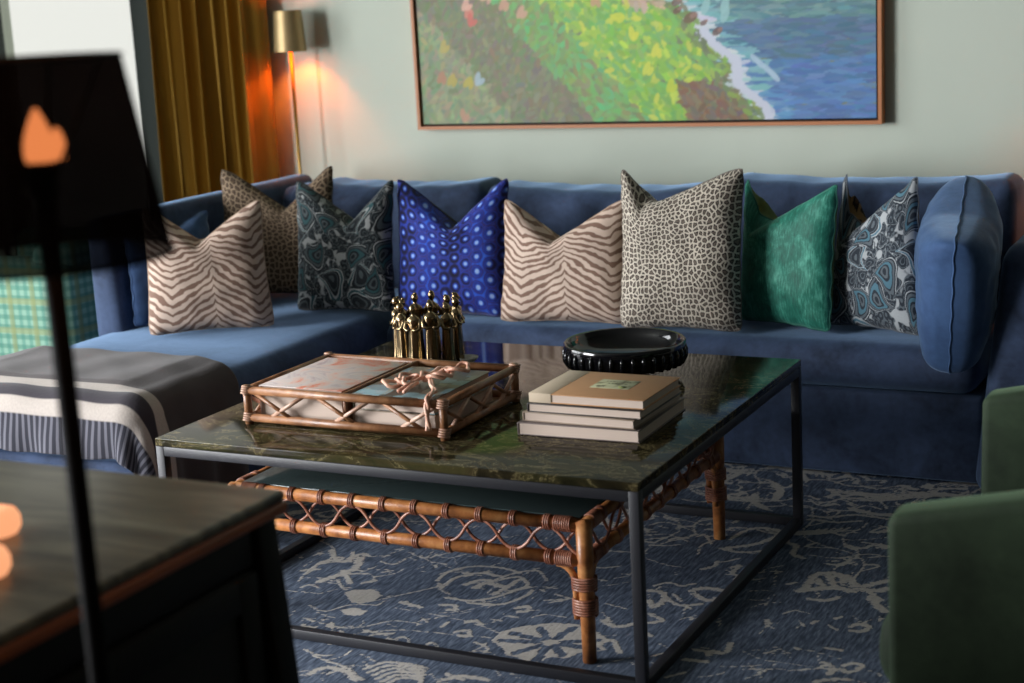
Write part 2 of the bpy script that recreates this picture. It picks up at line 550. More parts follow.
def mk_curtain():
    a = NT('mustard velvet curtain')
    o = a.obj()
    n = a.noise(a.scale(o, (30, 30, 1.5)), 1.0, 3)
    c = a.mix(n.outputs[0], rgb(120, 88, 28), rgb(158, 120, 42))
    a.pbr(c, .7, sheen=.1, sheen_tint=rgb(220, 180, 90), spec=.2)
    return a.mat
M['curtain'] = mk_curtain()

def mk_attr_paint():
    a = NT('oil painting canvas')
    at = a.n('ShaderNodeAttribute', {'attribute_name': 'paint'})
    n = a.noise(a.obj(), 90, 4, .7)
    a.pbr(at.outputs['Color'], .55, normal=a.bump(n.outputs[0], .25, .003), spec=.3)
    return a.mat
M['canvas'] = mk_attr_paint()

def mk_rug():
    a = NT('blue rug with ivory ornament')
    at = a.n('ShaderNodeAttribute', {'attribute_name': 'orn'})
    o = a.obj()
    n = a.noise(o, 85, 4, .75)
    n2 = a.noise(a.scale(o, (150, 22, 1), rot=(0, 0, .0)), 1.0, 3, .6)
    n3 = a.noise(o, 5, 4, .6)
    f = a.step(a.m('ADD', at.outputs['Fac'], a.m('MULTIPLY', a.m('SUBTRACT', n.outputs[0], .5), 1.7)), .56, .12)
    base = a.ramp(n2.outputs[0], [(.3, rgb(56, 64, 78)), (.5, rgb(90, 101, 120)), (.7, rgb(132, 143, 162))])
    base = a.mix(a.m('MULTIPLY', n3.outputs[0], .45), base, rgb(52, 60, 74))
    orn = a.mix(n.outputs[0], rgb(160, 154, 148), rgb(226, 218, 206))
    c = a.mix(a.m('MULTIPLY', f, .78), base, orn)
    h = a.m('ADD', a.m('MULTIPLY', n2.outputs[0], .5), a.m('MULTIPLY', f, .5))
    a.pbr(c, .95, normal=a.bump(h, .5, .006), spec=.1)
    return a.mat
M['rug'] = mk_rug()

def mk_art_cover(name, stops, sc=6):
    a = NT(name)
    n = a.noise(a.obj(), sc, 5, .65, 1.2)
    a.pbr(a.ramp(n.outputs[0], stops), .45)
    return a.mat
M['cover_pink'] = mk_art_cover('pink painted book cover', [(.3, rgb(176, 150, 156)), (.45, rgb(214, 202, 196)), (.55, rgb(222, 190, 176)), (.64, rgb(226, 130, 100)), (.8, rgb(214, 204, 198))], 9)
def mk_collage():
    a = NT('blue collage book cover')
    v = a.n('ShaderNodeTexVoronoi', {'distance': 'CHEBYCHEV'}, Vector=a.obj(), Scale=24.0, Randomness=.7)
    r = a.sep(v.outputs['Color'])[0]
    c = a.ramp(r, [(0, rgb(64, 56, 48)), (.25, rgb(120, 112, 96)), (.45, rgb(104, 138, 150)), (.6, rgb(80, 70, 58)), (.75, rgb(140, 176, 184)), (.9, rgb(150, 148, 130))], 'CONSTANT')
    n = a.noise(a.obj(), 60, 3)
    c = a.mix(a.m('MULTIPLY', n.outputs[0], .5), c, rgb(90, 84, 74))
    a.pbr(c, .35)
    return a.mat
M['cover_collage'] = mk_collage()
def mk_pages():
    a = NT('book pages')
    x, y, z = a.sep(a.obj())
    w = a.noise(a.comb(0.0, 0.0, a.m('MULTIPLY', z, 900.0)), 1.0, 2)
    a.pbr(a.mix(w.outputs[0], rgb(172, 152, 138), rgb(208, 190, 176)), .8)
    return a.mat
M['pages'] = mk_pages()
M['kraft'] = plain('brown card cover', rgb(176, 132, 92), .7, .05, 60)
M['cream_cloth'] = plain('cream book cloth', rgb(196, 178, 154), .8, .05, 80)
M['grey_cover'] = plain('grey book cover', rgb(96, 84, 80), .6)
M['taupe_cover'] = plain('taupe book cover', rgb(146, 128, 110), .6)
M['dark_cover'] = plain('dark book cover', rgb(44, 38, 36), .5)
M['violet_cover'] = plain('violet grey cover', rgb(92, 80, 104), .5)
def mk_sticker():
    a = NT('pale green printed label')
    n = a.noise(a.obj(), 45, 3)
    a.pbr(a.ramp(n.outputs[0], [(.35, rgb(120, 116, 84)), (.5, rgb(178, 178, 142)), (.8, rgb(186, 184, 150))]), .6)
    return a.mat
M['sticker'] = mk_sticker()
M['ink'] = plain('dark ink', rgb(60, 52, 44), .7)
M['leafink'] = plain('green ink', rgb(104, 112, 58), .7)
M['rope'] = mk_rattan('blush cord', rgb(168, 112, 90), rgb(206, 158, 134), rgb(226, 190, 168))
M['black_gloss'] = plain('black glazed ceramic', rgb(10, 10, 14), .12, .2, 10, spec=.7)
M['white_china'] = plain('white china', rgb(222, 220, 214), .25)
def mk_dark_top():
    a = NT('dark wood top with painted reflection')
    o = a.obj()
    n = a.noise(a.scale(o, (2, 14, 2)), 2.0, 5, .6, .8)
    c = a.ramp(n.outputs[0], [(.35, rgb(58, 53, 42)), (.6, rgb(102, 96, 78)), (.75, rgb(124, 119, 100))])  # grey-green window reflection is put into the dark wood's colour
    a.pbr(c, .35, spec=.5)
    return a.mat
M['dark_top'] = mk_dark_top()
M['mahogany'] = plain('red brown wood edge', rgb(140, 72, 34), .4, .2, 12)

def mk_glass():
    a = NT('window glass')
    tr = a.n('ShaderNodeBsdfTransparent'); gl = a.n('ShaderNodeBsdfGlossy', Roughness=.02)
    mx = a.n('ShaderNodeMixShader', Fac=.06)
    a.t.links.new(tr.outputs[0], mx.inputs[1]); a.t.links.new(gl.outputs[0], mx.inputs[2])
    a.t.links.new(mx.outputs[0], a.out.inputs[0])
    return a.mat
M['glass'] = mk_glass()
def mk_shade_weave():
    """black open-weave lamp shade: opaque threads with small gaps"""
    a = NT('black woven shade')
    tr = a.n('ShaderNodeBsdfTransparent')
    df = a.n('ShaderNodeBsdfDiffuse', Color=rgb(20, 14, 13))
    mx = a.n('ShaderNodeMixShader', Fac=.955)
    a.t.links.new(tr.outputs[0], mx.inputs[1]); a.t.links.new(df.outputs[0], mx.inputs[2])
    a.t.links.new(mx.outputs[0], a.out.inputs[0])
    return a.mat
M['shade_weave'] = mk_shade_weave()
def emit(name, col, s):
    a = NT(name)
    e = a.n('ShaderNodeEmission', Color=col, Strength=s)
    a.t.links.new(e.outputs[0], a.out.inputs[0])
    return a.mat
M['bulb'] = emit('glowing bulb', (1.0, .29, .09, 1), 18.0)
M['bulb_small'] = emit('glowing warm bulb', (1.0, .18, .015, 1), 1150.0)
def mk_wax():
    a = NT('glowing peach wax')
    n = a.noise(a.obj(), 14, 2)
    a.pbr(rgb(236, 150, 108), .5, emit=(1.0, .42, .2, 1), emit_s=.95)
    return a.mat
M['wax'] = mk_wax()

# ------------------------------------------------------------------ room shell
XL, XR, YF, YB, ZC = -5.15, 1.9, -1.9, 5.25, 2.62
TH = .16
def struct(name, mb, mat):
    o = mb.build(name, mat); o['kind'] = 'structure'; return o
struct('floor', MB().box((XL-TH, YF-TH, -.1), (XR+TH, YB+TH, 0)), M['floor'])
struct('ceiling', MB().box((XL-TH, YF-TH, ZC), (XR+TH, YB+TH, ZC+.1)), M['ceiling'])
# windows: two in the left wall, one in the back wall beside the corner
WIN_L = [(-1.3, 1.35), (1.95, 3.75)]
WZ0, WZ1 = .34, 2.34
BX0, BX1 = -5.135, -4.298
def wall_with_holes(axis, c0, c1, a0, a1, holes, z0, z1):
    """wall slab between c0,c1 on its thickness axis, from a0 to a1, with holes (h0,h1) from z0 to z1"""
    mb = MB()
    def bx(p, q, za, zb):
        if q-p < 1e-4: return
        if axis == 'x': mb.box((c0, p, za), (c1, q, zb))
        else: mb.box((p, c0, za), (q, c1, zb))
    cur = a0
    for h0, h1 in holes:
        bx(cur, h0, 0, ZC)
        bx(h0, h1, 0, z0); bx(h0, h1, z1, ZC)
        cur = h1
    bx(cur, a1, 0, ZC)
    return mb
struct('wall_left', wall_with_holes('x', XL-TH, XL, YF, YB, WIN_L, WZ0, WZ1), M['wall'])
struct('wall_back', wall_with_holes('y', YB, YB+TH, XL-TH, XR+TH, [(BX0, BX1)], WZ0, WZ1), M['wall'])
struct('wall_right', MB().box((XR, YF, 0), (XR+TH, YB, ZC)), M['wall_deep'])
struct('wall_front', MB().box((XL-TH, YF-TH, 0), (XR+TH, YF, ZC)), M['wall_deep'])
struct('baseboard_back', MB().box((BX1+.12, YB-.018, 0), (XR, YB-.001, .12)), M['trim'])
struct('baseboard_right', MB().box((XR-.018, YF+.02, 0), (XR-.001, YB-.02, .12)), M['trim'])

def window(idx, axis, c_in, h0, h1, z0, z1, sgn, mull=2, w=.05, extra=None):
    """frame, glazing bars and one pane; c_in = inner wall face, sgn = outward direction"""
    root = bpy.data.objects.new('window_%d' % idx, None); COL.objects.link(root)
    base = (c_in, (h0+h1)/2, z0) if axis == 'x' else ((h0+h1)/2, c_in, z0)
    root.location = base; root['_w'] = base; root['kind'] = 'structure'
    fr = MB()
    def bx(mb, p, q, za, zb, d0, d1):
        lo, hi = sorted((c_in+sgn*d0, c_in+sgn*d1))
        if axis == 'x': mb.box((lo, p, za), (hi, q, zb))
        else: mb.box((p, lo, za), (q, hi, zb))
    for p, q, za, zb in ((h0, h0+w, z0, z1), (h1-w, h1, z0, z1), (h0+w, h1-w, z0, z0+w), (h0+w, h1-w, z1-w, z1)):
        bx(fr, p, q, za, zb, .03, .10)
    for k in range(1, mull):
        c = h0+(h1-h0)*k/mull
        bx(fr, c-.025, c+.025, z0+w, z1-w, .04, .09)
    if extra: bx(fr, extra[0], extra[1], z0+w, z1-w, .03, .09)
    fr.build('window_frame', M['casing'], root)
    pn = MB(); bx(pn, h0+w, h1-w, z0+w, z1-w, .06, .066)
    pn.build('pane', M['glass'], root)
    sl = MB(); bx(sl, h0-.05, h1+.05, z0-.04, z0-.001, -.05, .0)
    sl.build('window_sill', M['trim'], root)
    cs = MB()
    for p, q, za, zb in ((h0-.07, h0, z0, z1+.07), (h1, h1+.07, z0, z1+.07), (h0, h1, z1, z1+.07)):
        bx(cs, p, q, za, zb, -.02, -.001)
    cs.build('window_casing', M['casing'], root)
    return root
window(1, 'x', XL, *WIN_L[0], WZ0, WZ1, -1)
window(2, 'x', XL, *WIN_L[1], WZ0, WZ1, -1, 3)
window(3, 'y', YB, BX0, BX1, WZ0, WZ1, 1, 1, w=.006, extra=(-4.368, -4.330))

# ------------------------------------------------------------------ curtain
def make_curtain():
    x0, x1, yc, z0, z1 = -4.150, -3.63, 5.12, .03, 2.42
    root = thing('curtain', 'floor-length mustard velvet curtain hanging in folds between the window and the corner floor lamp', 'curtain', ((x0+x1)/2, yc, 0))
    nu, nv = 220, 14
    A = np.zeros((nv, nu, 3)); B = np.zeros((nv, nu, 3))
    for j in range(nv):
        t = j/(nv-1)
        z = z0+(z1-z0)*t
        spread = 1+.03*(1-t)
        for i in range(nu):
            s = i/(nu-1)
            ph = s*2*PI*7.3+.7*math.sin(s*9)+.25*math.sin(z*1.7)
            amp = .052*(1+.3*math.sin(s*13+1))*(1-.15*t)
            x = (x0+x1)/2+(x0-x1)*(.5-s)*spread+.012*math.sin(2*ph)
            y = yc+amp*math.sin(ph)+.008*math.sin(ph*2.3+z*2)
            A[j, i] = (x, y, z); B[j, i] = (x, y+.006, z)
    mb = MB().grid(A).grid(B, flip=True)
    e = MB()
    mb.build('curtain_panel', M['curtain'], root)
    # pole, rings and finial
    r = MB().tube([(x0-.9, yc, 2.46), (x1+.12, yc, 2.46)], .014, 12)
    r.build('curtain_rod', M['brass'], root)
    f = MB().lathe([(.001, -.03), (.02, -.022), (.028, 0), (.02, .022), (.001, .03)], (x1+.14, yc, 2.46), 16)
    f.build('finial', M['brass'], root)
    for k in range(9):
        xk = x0+.03+(x1-x0-.06)*k/8
        MB().ring((xk, yc, 2.45), (1, 0, 0), .024, .003, 18, 6).build('curtain_ring', M['brass'], root)
    for bxx in (x0-.4, x1+.06): MB().box((bxx, yc-.006, 2.447), (bxx+.012, YB-.002, 2.47)).build('rod_bracket', M['brass'], root)
    return root
make_curtain()

# ------------------------------------------------------------------ painting
def make_painting():
    X0, X1, Z0, Z1 = -3.002, -1.300, .927, 2.06
    yb = YB-.002
    dep = .045
    root = thing('framed_painting', 'large framed oil painting of a green hillside above blue sea', 'painting', ((X0+X1)/2, yb, Z0))
    fw = .012
    fr = MB()
    fr.box((X0-fw, yb-dep, Z0-fw), (X1+fw, yb, Z0)); fr.box((X0-fw, yb-dep, Z1), (X1+fw, yb, Z1+fw))
    fr.box((X0-fw, yb-dep, Z0), (X0, yb, Z1)); fr.box((X1, yb-dep, Z0), (X1+fw, yb, Z1))
    fr.build('picture_frame', plain('warm oak frame', rgb(178, 112, 66), .5, .1, 30), root)
    gap = MB().box((X0, yb-.012, Z0), (X1, yb-.002, Z1))
    gap.build('backing', M['black_wood'], root)
    # canvas painted in dabs on a fine grid, coordinates u 0..1 across, w metres up from the lower edge
    W, H = X1-X0-.016, Z1-Z0-.016
    nx, nz = 440, 285
    us = np.linspace(0, 1, nx); ws = np.linspace(0, H, nz)
    U, Wv = np.meshgrid(us, ws)
    C = np.zeros((nz, nx, 3))
    r = np.random.default_rng(3)
    def coast(w):  # u of the waterline at height w (lower edge .77, runs up left)
        return .775-.40*w-.12*np.maximum(w-.28, 0)+.012*np.sin(w*40)
    def base(u, w):
        k = r.random()
        cu = coast(w)
        if u > cu:
            d = u-cu
            if w > .9: return (150, 170, 186)
            if d < .022: return (196, 200, 212) if k < .75 else (150, 190, 200)
            if d < .07 and k < .6: return (112, 168, 178) if w > .1 else (92, 140, 186)
            if w > .33: return [(96, 138, 146), (84, 124, 138), (110, 146, 150), (76, 112, 130)][int(k*4)]
            if w > .2: return [(72, 104, 140), (78, 112, 150), (70, 100, 134), (84, 116, 150)][int(k*4)]
            return [(70, 104, 160), (78, 116, 176), (86, 126, 184), (72, 108, 168)][int(k*4)]
        # hillside: bright diagonal band falls from upper left to lower right
        d = cu-u
        mid = .50-.55*(w-.1)
        if d < .035 and k < .8 and w < .42: return [(110, 130, 84), (128, 150, 70), (100, 112, 84)][int(k*3.7) % 3]
        if .60 < u < .745 and w < .17-.9*(.745-u)*.3 and d < .16:
            return [(116, 84, 66), (130, 94, 72), (104, 96, 92), (122, 110, 84)][int(k*4)]
        if w > .38 and d < .10: return [(200, 166, 146), (188, 160, 140), (170, 150, 130)][int(k*3)]
        b = u-mid
        if -.02 < b: return [(124, 172, 66), (146, 186, 72), (184, 198, 74), (106, 160, 80), (112, 172, 92), (132, 170, 78)][int(k*6)]
        if -.14 < b: return [(104, 160, 92), (96, 168, 106), (120, 150, 84), (128, 128, 90), (112, 138, 88)][int(k*5)]
        if -.32 < b: return [(110, 112, 88), (118, 110, 92), (104, 120, 86), (124, 126, 98), (114, 110, 98)][int(k*5)]
        return [(128, 140, 106), (118, 138, 104), (142, 148, 110), (110, 132, 104), (150, 140, 112), (134, 130, 108)][int(k*6)]
    C[:] = np.array(lin((120/255, 132/255, 100/255)))
    def dab(u, w, col, a, b, th):
        i0, i1 = int((u-a/W*1.2)*nx), int((u+a/W*1.2)*nx)+1
        j0, j1 = int((w-a*1.2)/H*nz), int((w+a*1.2)/H*nz)+1
        i0, j0 = max(i0, 0), max(j0, 0)
        if i0 >= nx or j0 >= nz or i1 <= 0 or j1 <= 0: return
        dx = (U[j0:j1, i0:i1]-u)*W; dz = Wv[j0:j1, i0:i1]-w
        p = dx*math.cos(th)+dz*math.sin(th); q = -dx*math.sin(th)+dz*math.cos(th)
        m = np.clip((1.15-((p/a)**2+(q/b)**2))*3, 0, 1)[..., None]*.85
        C[j0:j1, i0:i1] = C[j0:j1, i0:i1]*(1-m)+np.array(lin((col[0]/255, col[1]/255, col[2]/255)))*m
    for k in range(9000):
        u, w = r.random(), r.random()*H
        c0 = np.array(base(u, w), float); c = np.clip((c0*.86+np.array((140, 152, 128))*.14)*1.06+r.normal(0, 5, 3), 0, 255)
        sea = u > coast(w)
        big = 1.6 if k < 3000 else 1.0
        if sea: dab(u, w, c, .035*big, .007*big, r.normal(0, .12))
        else: dab(u, w, c, .02*big, .009*big, 1.1+r.normal(0, .7) if u < .35 else -.7+r.normal(0, .6))
    # foam ribbon, rocks, accents
    for w in np.linspace(-.01, .3, 90):
        cu = float(coast(w))
        dab(cu+.010+r.normal(0, .004), w, (198, 202, 216), .016, .010, -.9)
    for u, w, a in ((.612, .435, .03), (.635, .42, .02), (.60, .40, .022), (.628, .345, .028), (.655, .325, .014), (.683, .295, .02), (.60, .37, .018), (.65, .45, .03)):
        dab(u, w, (112, 84, 76), a, a*.6, .5); dab(u+.006, w+.006, (150, 120, 110), a*.5, a*.3, .4)
    for u, w in ((.76, .20), (.77, .185), (.785, .165), (.80, .14), (.795, .15)):
        dab(u, w, (168, 192, 210), .022, .010, -.8)
    for u, w in ((.70, .38), (.70, .35), (.66, .38), (.69, .42)):
        dab(u, w, (150, 190, 190), .03, .014, 1.2)
    for u, w, c in ((.125, .40, (206, 132, 116)), (.12, .425, (212, 168, 150)), (.13, .37, (200, 110, 100)), (.05, .17, (176, 128, 104)), (.10, .03, (180, 140, 118)),
                    (.17, .45, (200, 160, 140)), (.21, .42, (196, 152, 130)), (.25, .39, (200, 158, 138)), (.075, .16, (176, 160, 84)), (.115, .15, (180, 166, 80)), (.06, .28, (178, 164, 96)),
                    (.44, .45, (196, 160, 132)), (.42, .42, (190, 150, 120)), (.14, .16, (160, 180, 190)), (.5, .3, (206, 208, 80)), (.55, .24, (204, 206, 84)), (.47, .36, (196, 204, 76)), (.58, .12, (190, 200, 70)), (.53, .18, (200, 206, 84))):
        dab(u, w, c, .026, .012, r.normal(1.2, .4)); dab(u+.008, w-.01, c, .018, .01, r.normal(1.2, .4))
    y = yb-dep+.012
    A = np.stack([X0+.008+U*W, np.full_like(U, y), Z0+.008+Wv], axis=-1)
    mb = MB().grid(A, flip=False)
    ob = mb.build('canvas', M['canvas'], root)
    cal = ob.data.color_attributes.new('paint', 'FLOAT_COLOR', 'POINT')
    cal.data.foreach_set('color', np.concatenate([C.reshape(-1, 3), np.ones((nx*nz, 1))], axis=1).ravel().astype(np.float32))
    return root
make_painting()

# ------------------------------------------------------------------ rug
RX0, RX1, RY0, RY1 = -4.0, .75, 1.95, 4.9
def make_rug():
    step = .0065
    xs = np.arange(RX0, RX1, step); ys = np.arange(RY0, RY1, step)
    nx, ny = len(xs), len(ys)
    WS = .72
    D = np.full((nx, ny), 1e3)         # distance in units of half-width
    def seg(p, q, w0, w1):
        x0, x1 = min(p[0], q[0])-3*max(w0, w1), max(p[0], q[0])+3*max(w0, w1)
        y0, y1 = min(p[1], q[1])-3*max(w0, w1), max(p[1], q[1])+3*max(w0, w1)
        i0, i1 = np.searchsorted(xs, [x0, x1]); j0, j1 = np.searchsorted(ys, [y0, y1])
        if i1 <= i0 or j1 <= j0: return
        X, Y = np.meshgrid(xs[i0:i1], ys[j0:j1], indexing='ij')
        dx, dy = q[0]-p[0], q[1]-p[1]
        t = np.clip(((X-p[0])*dx+(Y-p[1])*dy)/(dx*dx+dy*dy+1e-12), 0, 1)
        d = np.hypot(X-p[0]-t*dx, Y-p[1]-t*dy)/(w0+(w1-w0)*t)
        D[i0:i1, j0:j1] = np.minimum(D[i0:i1, j0:j1], d)
    def stroke(pts, w=.006, w1=None):
        w = w*WS; w1 = None if w1 is None else w1*WS
        # smooth through the points
        P = [np.array(p, float) for p in pts]
        out = []
        for k in range(len(P)-1):
            a = P[max(k-1, 0)]; b = P[k]; c = P[k+1]; d = P[min(k+2, len(P)-1)]
            for t in np.linspace(0, 1, 6)[:-1]:
                out.append(.5*((2*b)+(-a+c)*t+(2*a-5*b+4*c-d)*t*t+(-a+3*b-3*c+d)*t**3))
        out.append(P[-1])
        n = len(out)
        for k in range(n-1):
            if w1 is None: a = b = w
            else:
                a = w+(w1-w)*k/n; b = w+(w1-w)*(k+1)/n
            seg(out[k], out[k+1], a, b)
    def blob(poly, holes=0, seed=0):
        P = np.array(poly); c = P.mean(axis=0)
        x0, y0 = P.min(axis=0); x1, y1 = P.max(axis=0)
        i0, i1 = np.searchsorted(xs, [x0, x1]); j0, j1 = np.searchsorted(ys, [y0, y1])
        if i1 <= i0 or j1 <= j0: return
        X, Y = np.meshgrid(xs[i0:i1], ys[j0:j1], indexing='ij')
        ins = np.zeros(X.shape, bool)
        n = len(P)
        for k in range(n):
            a, b = P[k], P[(k+1) % n]
            cond = ((a[1] > Y) != (b[1] > Y)) & (X < (b[0]-a[0])*(Y-a[1])/(b[1]-a[1]+1e-12)+a[0])
            ins ^= cond
        r = np.random.default_rng(seed)
        val = np.where(ins, .2, 1e3)
        if holes:
            for q in range(holes):
                th = 2*PI*q/holes+r.random()*.3
                e = P[int(q*n/holes) % n]
                p0 = c+(e-c)*.22; p1 = c+(e-c)*.8
                dx, dy = p1-p0
                t = np.clip(((X-p0[0])*dx+(Y-p0[1])*dy)/(dx*dx+dy*dy), 0, 1)
                d = np.hypot(X-p0[0]-t*dx, Y-p0[1]-t*dy)
                val = np.where((d < .009) & ins, 1e3, val)
        D[i0:i1, j0:j1] = np.minimum(D[i0:i1, j0:j1], val)
    def A(x, y): return floor_pt(300+x/3.2, 480+y/3.2)
    def B(x, y): return floor_pt(600+x/3.06, 460+y/3.06)
    SA = lambda pts, w=.006, w1=None: stroke([A(*p) for p in pts], w, w1)
    SB = lambda pts, w=.006, w1=None: stroke([B(*p) for p in pts], w, w1)
    # traced ornament beneath the table, front
    for pts, w in (([(440,322),(480,292),(560,276),(650,282),(705,298)], .008), ([(455,345),(500,312),(580,298),(640,308)], .009),
                   ([(470,375),(540,386),(620,376),(690,352),(735,342)], .009), ([(540,392),(640,398),(720,372),(745,350)], .008),
                   ([(445,330),(450,350),(480,365)], .006), ([(600,330),(680,300),(760,290),(790,322)], .007), ([(560,345),(600,330),(660,345)], .014),
                   ([(620,365),(660,345),(700,320)], .012), ([(530,335),(580,320),(620,325)], .012), ([(640,320),(700,310),(730,335),(700,350)], .008),
                   ([(100,225),(130,262),(190,238),(215,242)], .012), ([(60,325),(130,302),(180,280),(192,250)], .016), ([(120,318),(132,340),(150,352)], .006),
                   ([(170,230),(160,262)], .008), ([(140,290),(160,330)], .012), ([(20,300),(70,262),(110,258)], .009), ([(5,290),(60,285)], .010),
                   ([(240,386),(330,366),(420,346),(470,330)], .004), ([(200,488),(320,480),(470,492),(610,505)], .004), ([(300,410),(430,430),(560,460),(665,502)], .004),
                   ([(10,440),(120,470),(200,470),(300,450),(390,460)], .004), ([(30,400),(80,420),(160,400),(250,400)], .005), ([(350,230),(400,250),(430,220)], .004),
                   ([(305,508),(325,528),(350,515),(330,502),(305,508)], .006), ([(400,530),(420,520),(440,532),(425,545)], .006), ([(320,390),(360,400),(385,408)], .010),
                   ([(340,388),(350,404)], .006), ([(450,400),(490,400),(500,415),(470,415)], .010), ([(500,485),(540,482),(535,500),(510,498)], .009),
                   ([(530,455),(560,450),(580,462)], .010), ([(455,470),(475,455)], .008), ([(690,410),(730,404),(725,420),(700,420)], .010),
                   ([(780,385),(860,380),(930,370)], .005), ([(815,365),(860,380),(800,392)], .006), ([(260,260),(300,270),(340,250)], .006), ([(200,330),(240,322)], .010),
                   ([(170,300),(215,300)], .008), ([(240,310),(300,300),(330,285)], .004), ([(560,520),(600,535),(590,552)], .006), ([(520,555),(560,545),(600,520)], .004),
                   ([(205,480),(260,492),(300,490)], .008), ([(215,500),(260,492)], .006), ([(130,485),(140,505),(155,510)], .010), ([(430,235),(470,250),(520,240)], .004),
                   ([(385,240),(420,262),(470,268)], .004), ([(740,440),(790,430),(850,440)], .004), ([(660,435),(700,440)], .006), ([(0,345),(30,335),(60,345)], .006)):
        SA(pts, w)
    blob([A(x, y) for x, y in ((140,362),(165,350),(200,350),(240,348),(262,366),(246,385),(205,395),(160,392))], 0)
    blob([A(x, y) for x, y in ((0,450),(50,442),(100,445),(118,468),(100,484),(60,496),(10,490))], 5, 2)
    blob([A(x, y) for x, y in ((130,415),(180,408),(215,418),(190,435),(145,432))], 0)
    blob([A(x, y) for x, y in ((608,512),(650,482),(700,470),(760,462),(820,456),(890,462),(950,486),(995,512),(962,520),(985,545),(900,552),(850,572),(800,566),(745,592),(700,570),(660,562),(650,540))], 9, 3)
    for k in range(6):
        y = 588+k*10
        SA([(205+k*14, y+18), (270+k*10, y-4), (340+k*8, y), (405-k*4, y+14)], .008)
    SA([(40,560),(90,580),(150,600),(200,640)], .006); SA([(30,620),(80,600),(140,610),(180,640)], .012); SA([(460,640),(520,628),(600,640)], .012); SA([(470,620),(520,640)], .008)
    SA([(10,540),(60,560),(110,560)], .005)
    # traced ornament right of the table and behind
    for pts, w in (([(400,242),(450,214),(500,208),(545,214)], .010), ([(395,268),(450,262),(500,250),(552,228)], .012), ([(370,270),(430,282),(510,276),(550,258)], .010),
                   ([(300,290),(310,262),(350,246)], .005), ([(150,200),(200,190),(280,215),(300,235)], .005), ([(140,230),(210,228),(270,250)], .005), ([(160,170),(240,180),(320,200)], .004),
                   ([(150,260),(200,262),(250,258)], .005), ([(140,300),(200,320),(260,330)], .004), ([(310,335),(350,325),(360,310)], .009), ([(400,330),(430,322),(405,345),(425,355)], .009),
                   ([(380,312),(430,300)], .006), ([(450,150),(470,130),(500,142),(560,140)], .006), ([(520,80),(570,84),(600,70)], .009), ([(420,60),(480,70),(520,60)], .005),
                   ([(630,60),(700,62),(770,80),(860,78)], .006), ([(700,90),(740,110),(780,104)], .012), ([(640,120),(680,140),(730,120),(790,140)], .006), ([(720,70),(760,60)], .008),
                   ([(800,100),(850,120),(880,150)], .006), ([(640,170),(700,176),(780,168),(880,180)], .010), ([(640,182),(720,190),(800,186)], .008), ([(700,150),(760,155),(810,140),(860,150)], .007),
                   ([(700,240),(790,245),(880,236)], .003), ([(640,290),(720,300),(820,288),(880,296)], .004), ([(760,262),(800,270),(830,262)], .010), ([(690,318),(740,322)], .008),
                   ([(625,395),(660,352),(700,345),(735,352),(745,375)], .014), ([(610,400),(660,395),(720,390),(765,400)], .018), ([(640,425),(690,430),(730,420)], .012), ([(665,365),(690,395)], .014),
                   ([(700,350),(720,390)], .014), ([(755,355),(790,385),(840,378),(885,368)], .016), ([(800,395),(850,400),(885,392)], .016), ([(830,420),(850,445),(870,462)], .016), ([(820,400),(860,430)], .010),
                   ([(765,510),(800,500),(825,512),(800,525),(770,522)], .010), ([(720,485),(740,480)], .008), ([(650,500),(665,492)], .008), ([(700,505),(730,522)], .006), ([(510,490),(522,500)], .010),
                   ([(690,575),(740,582)], .009), ([(690,620),(715,640),(700,655)], .010), ([(735,640),(760,650),(790,640),(800,628),(770,622),(745,630)], .010), ([(600,575),(612,580)], .008),
                   ([(560,470),(600,460),(640,470)], .005), ([(660,680),(700,672),(760,672)], .010), ([(430,582),(500,610),(620,630),(700,640)], .003), ([(440,640),(560,640),(640,650)], .003),
                   ([(560,250),(600,262),(590,285),(620,300)], .012), ([(570,380),(600,375)], .008), ([(290,580),(380,590),(400,560)], .010), ([(260,610),(330,618)], .010), ([(200,665),(260,650)], .006),
                   ([(150,400),(190,405),(195,430),(165,450),(150,430)], .012), ([(165,385),(210,375),(250,385),(290,378)], .007), ([(280,400),(320,392),(375,398)], .014), ([(290,410),(330,430),(370,420)], .012),
                   ([(205,420),(230,440),(270,445),(310,440)], .009), ([(225,410),(250,432)], .007), ([(10,490),(50,510),(110,500)], .012), ([(150,470),(190,490),(150,498)], .010), ([(120,520),(160,540)], .008),
                   ([(-60,320),(0,330),(60,325)], .006), ([(20,440),(80,455)], .005), ([(160,600),(210,590),(230,610)], .006), ([(160,640),(180,632)], .008), ([(5,560),(40,552),(60,590)], .010),
                   ([(200,240),(160,240)], .004), ([(340,70),(380,78)], .006), ([(250,120),(310,128),(350,120)], .006), ([(130,125),(200,130)], .006)):
        SB(pts, w)
    # the same hand repeated over the rest of the field
    r = np.random.default_rng(5)
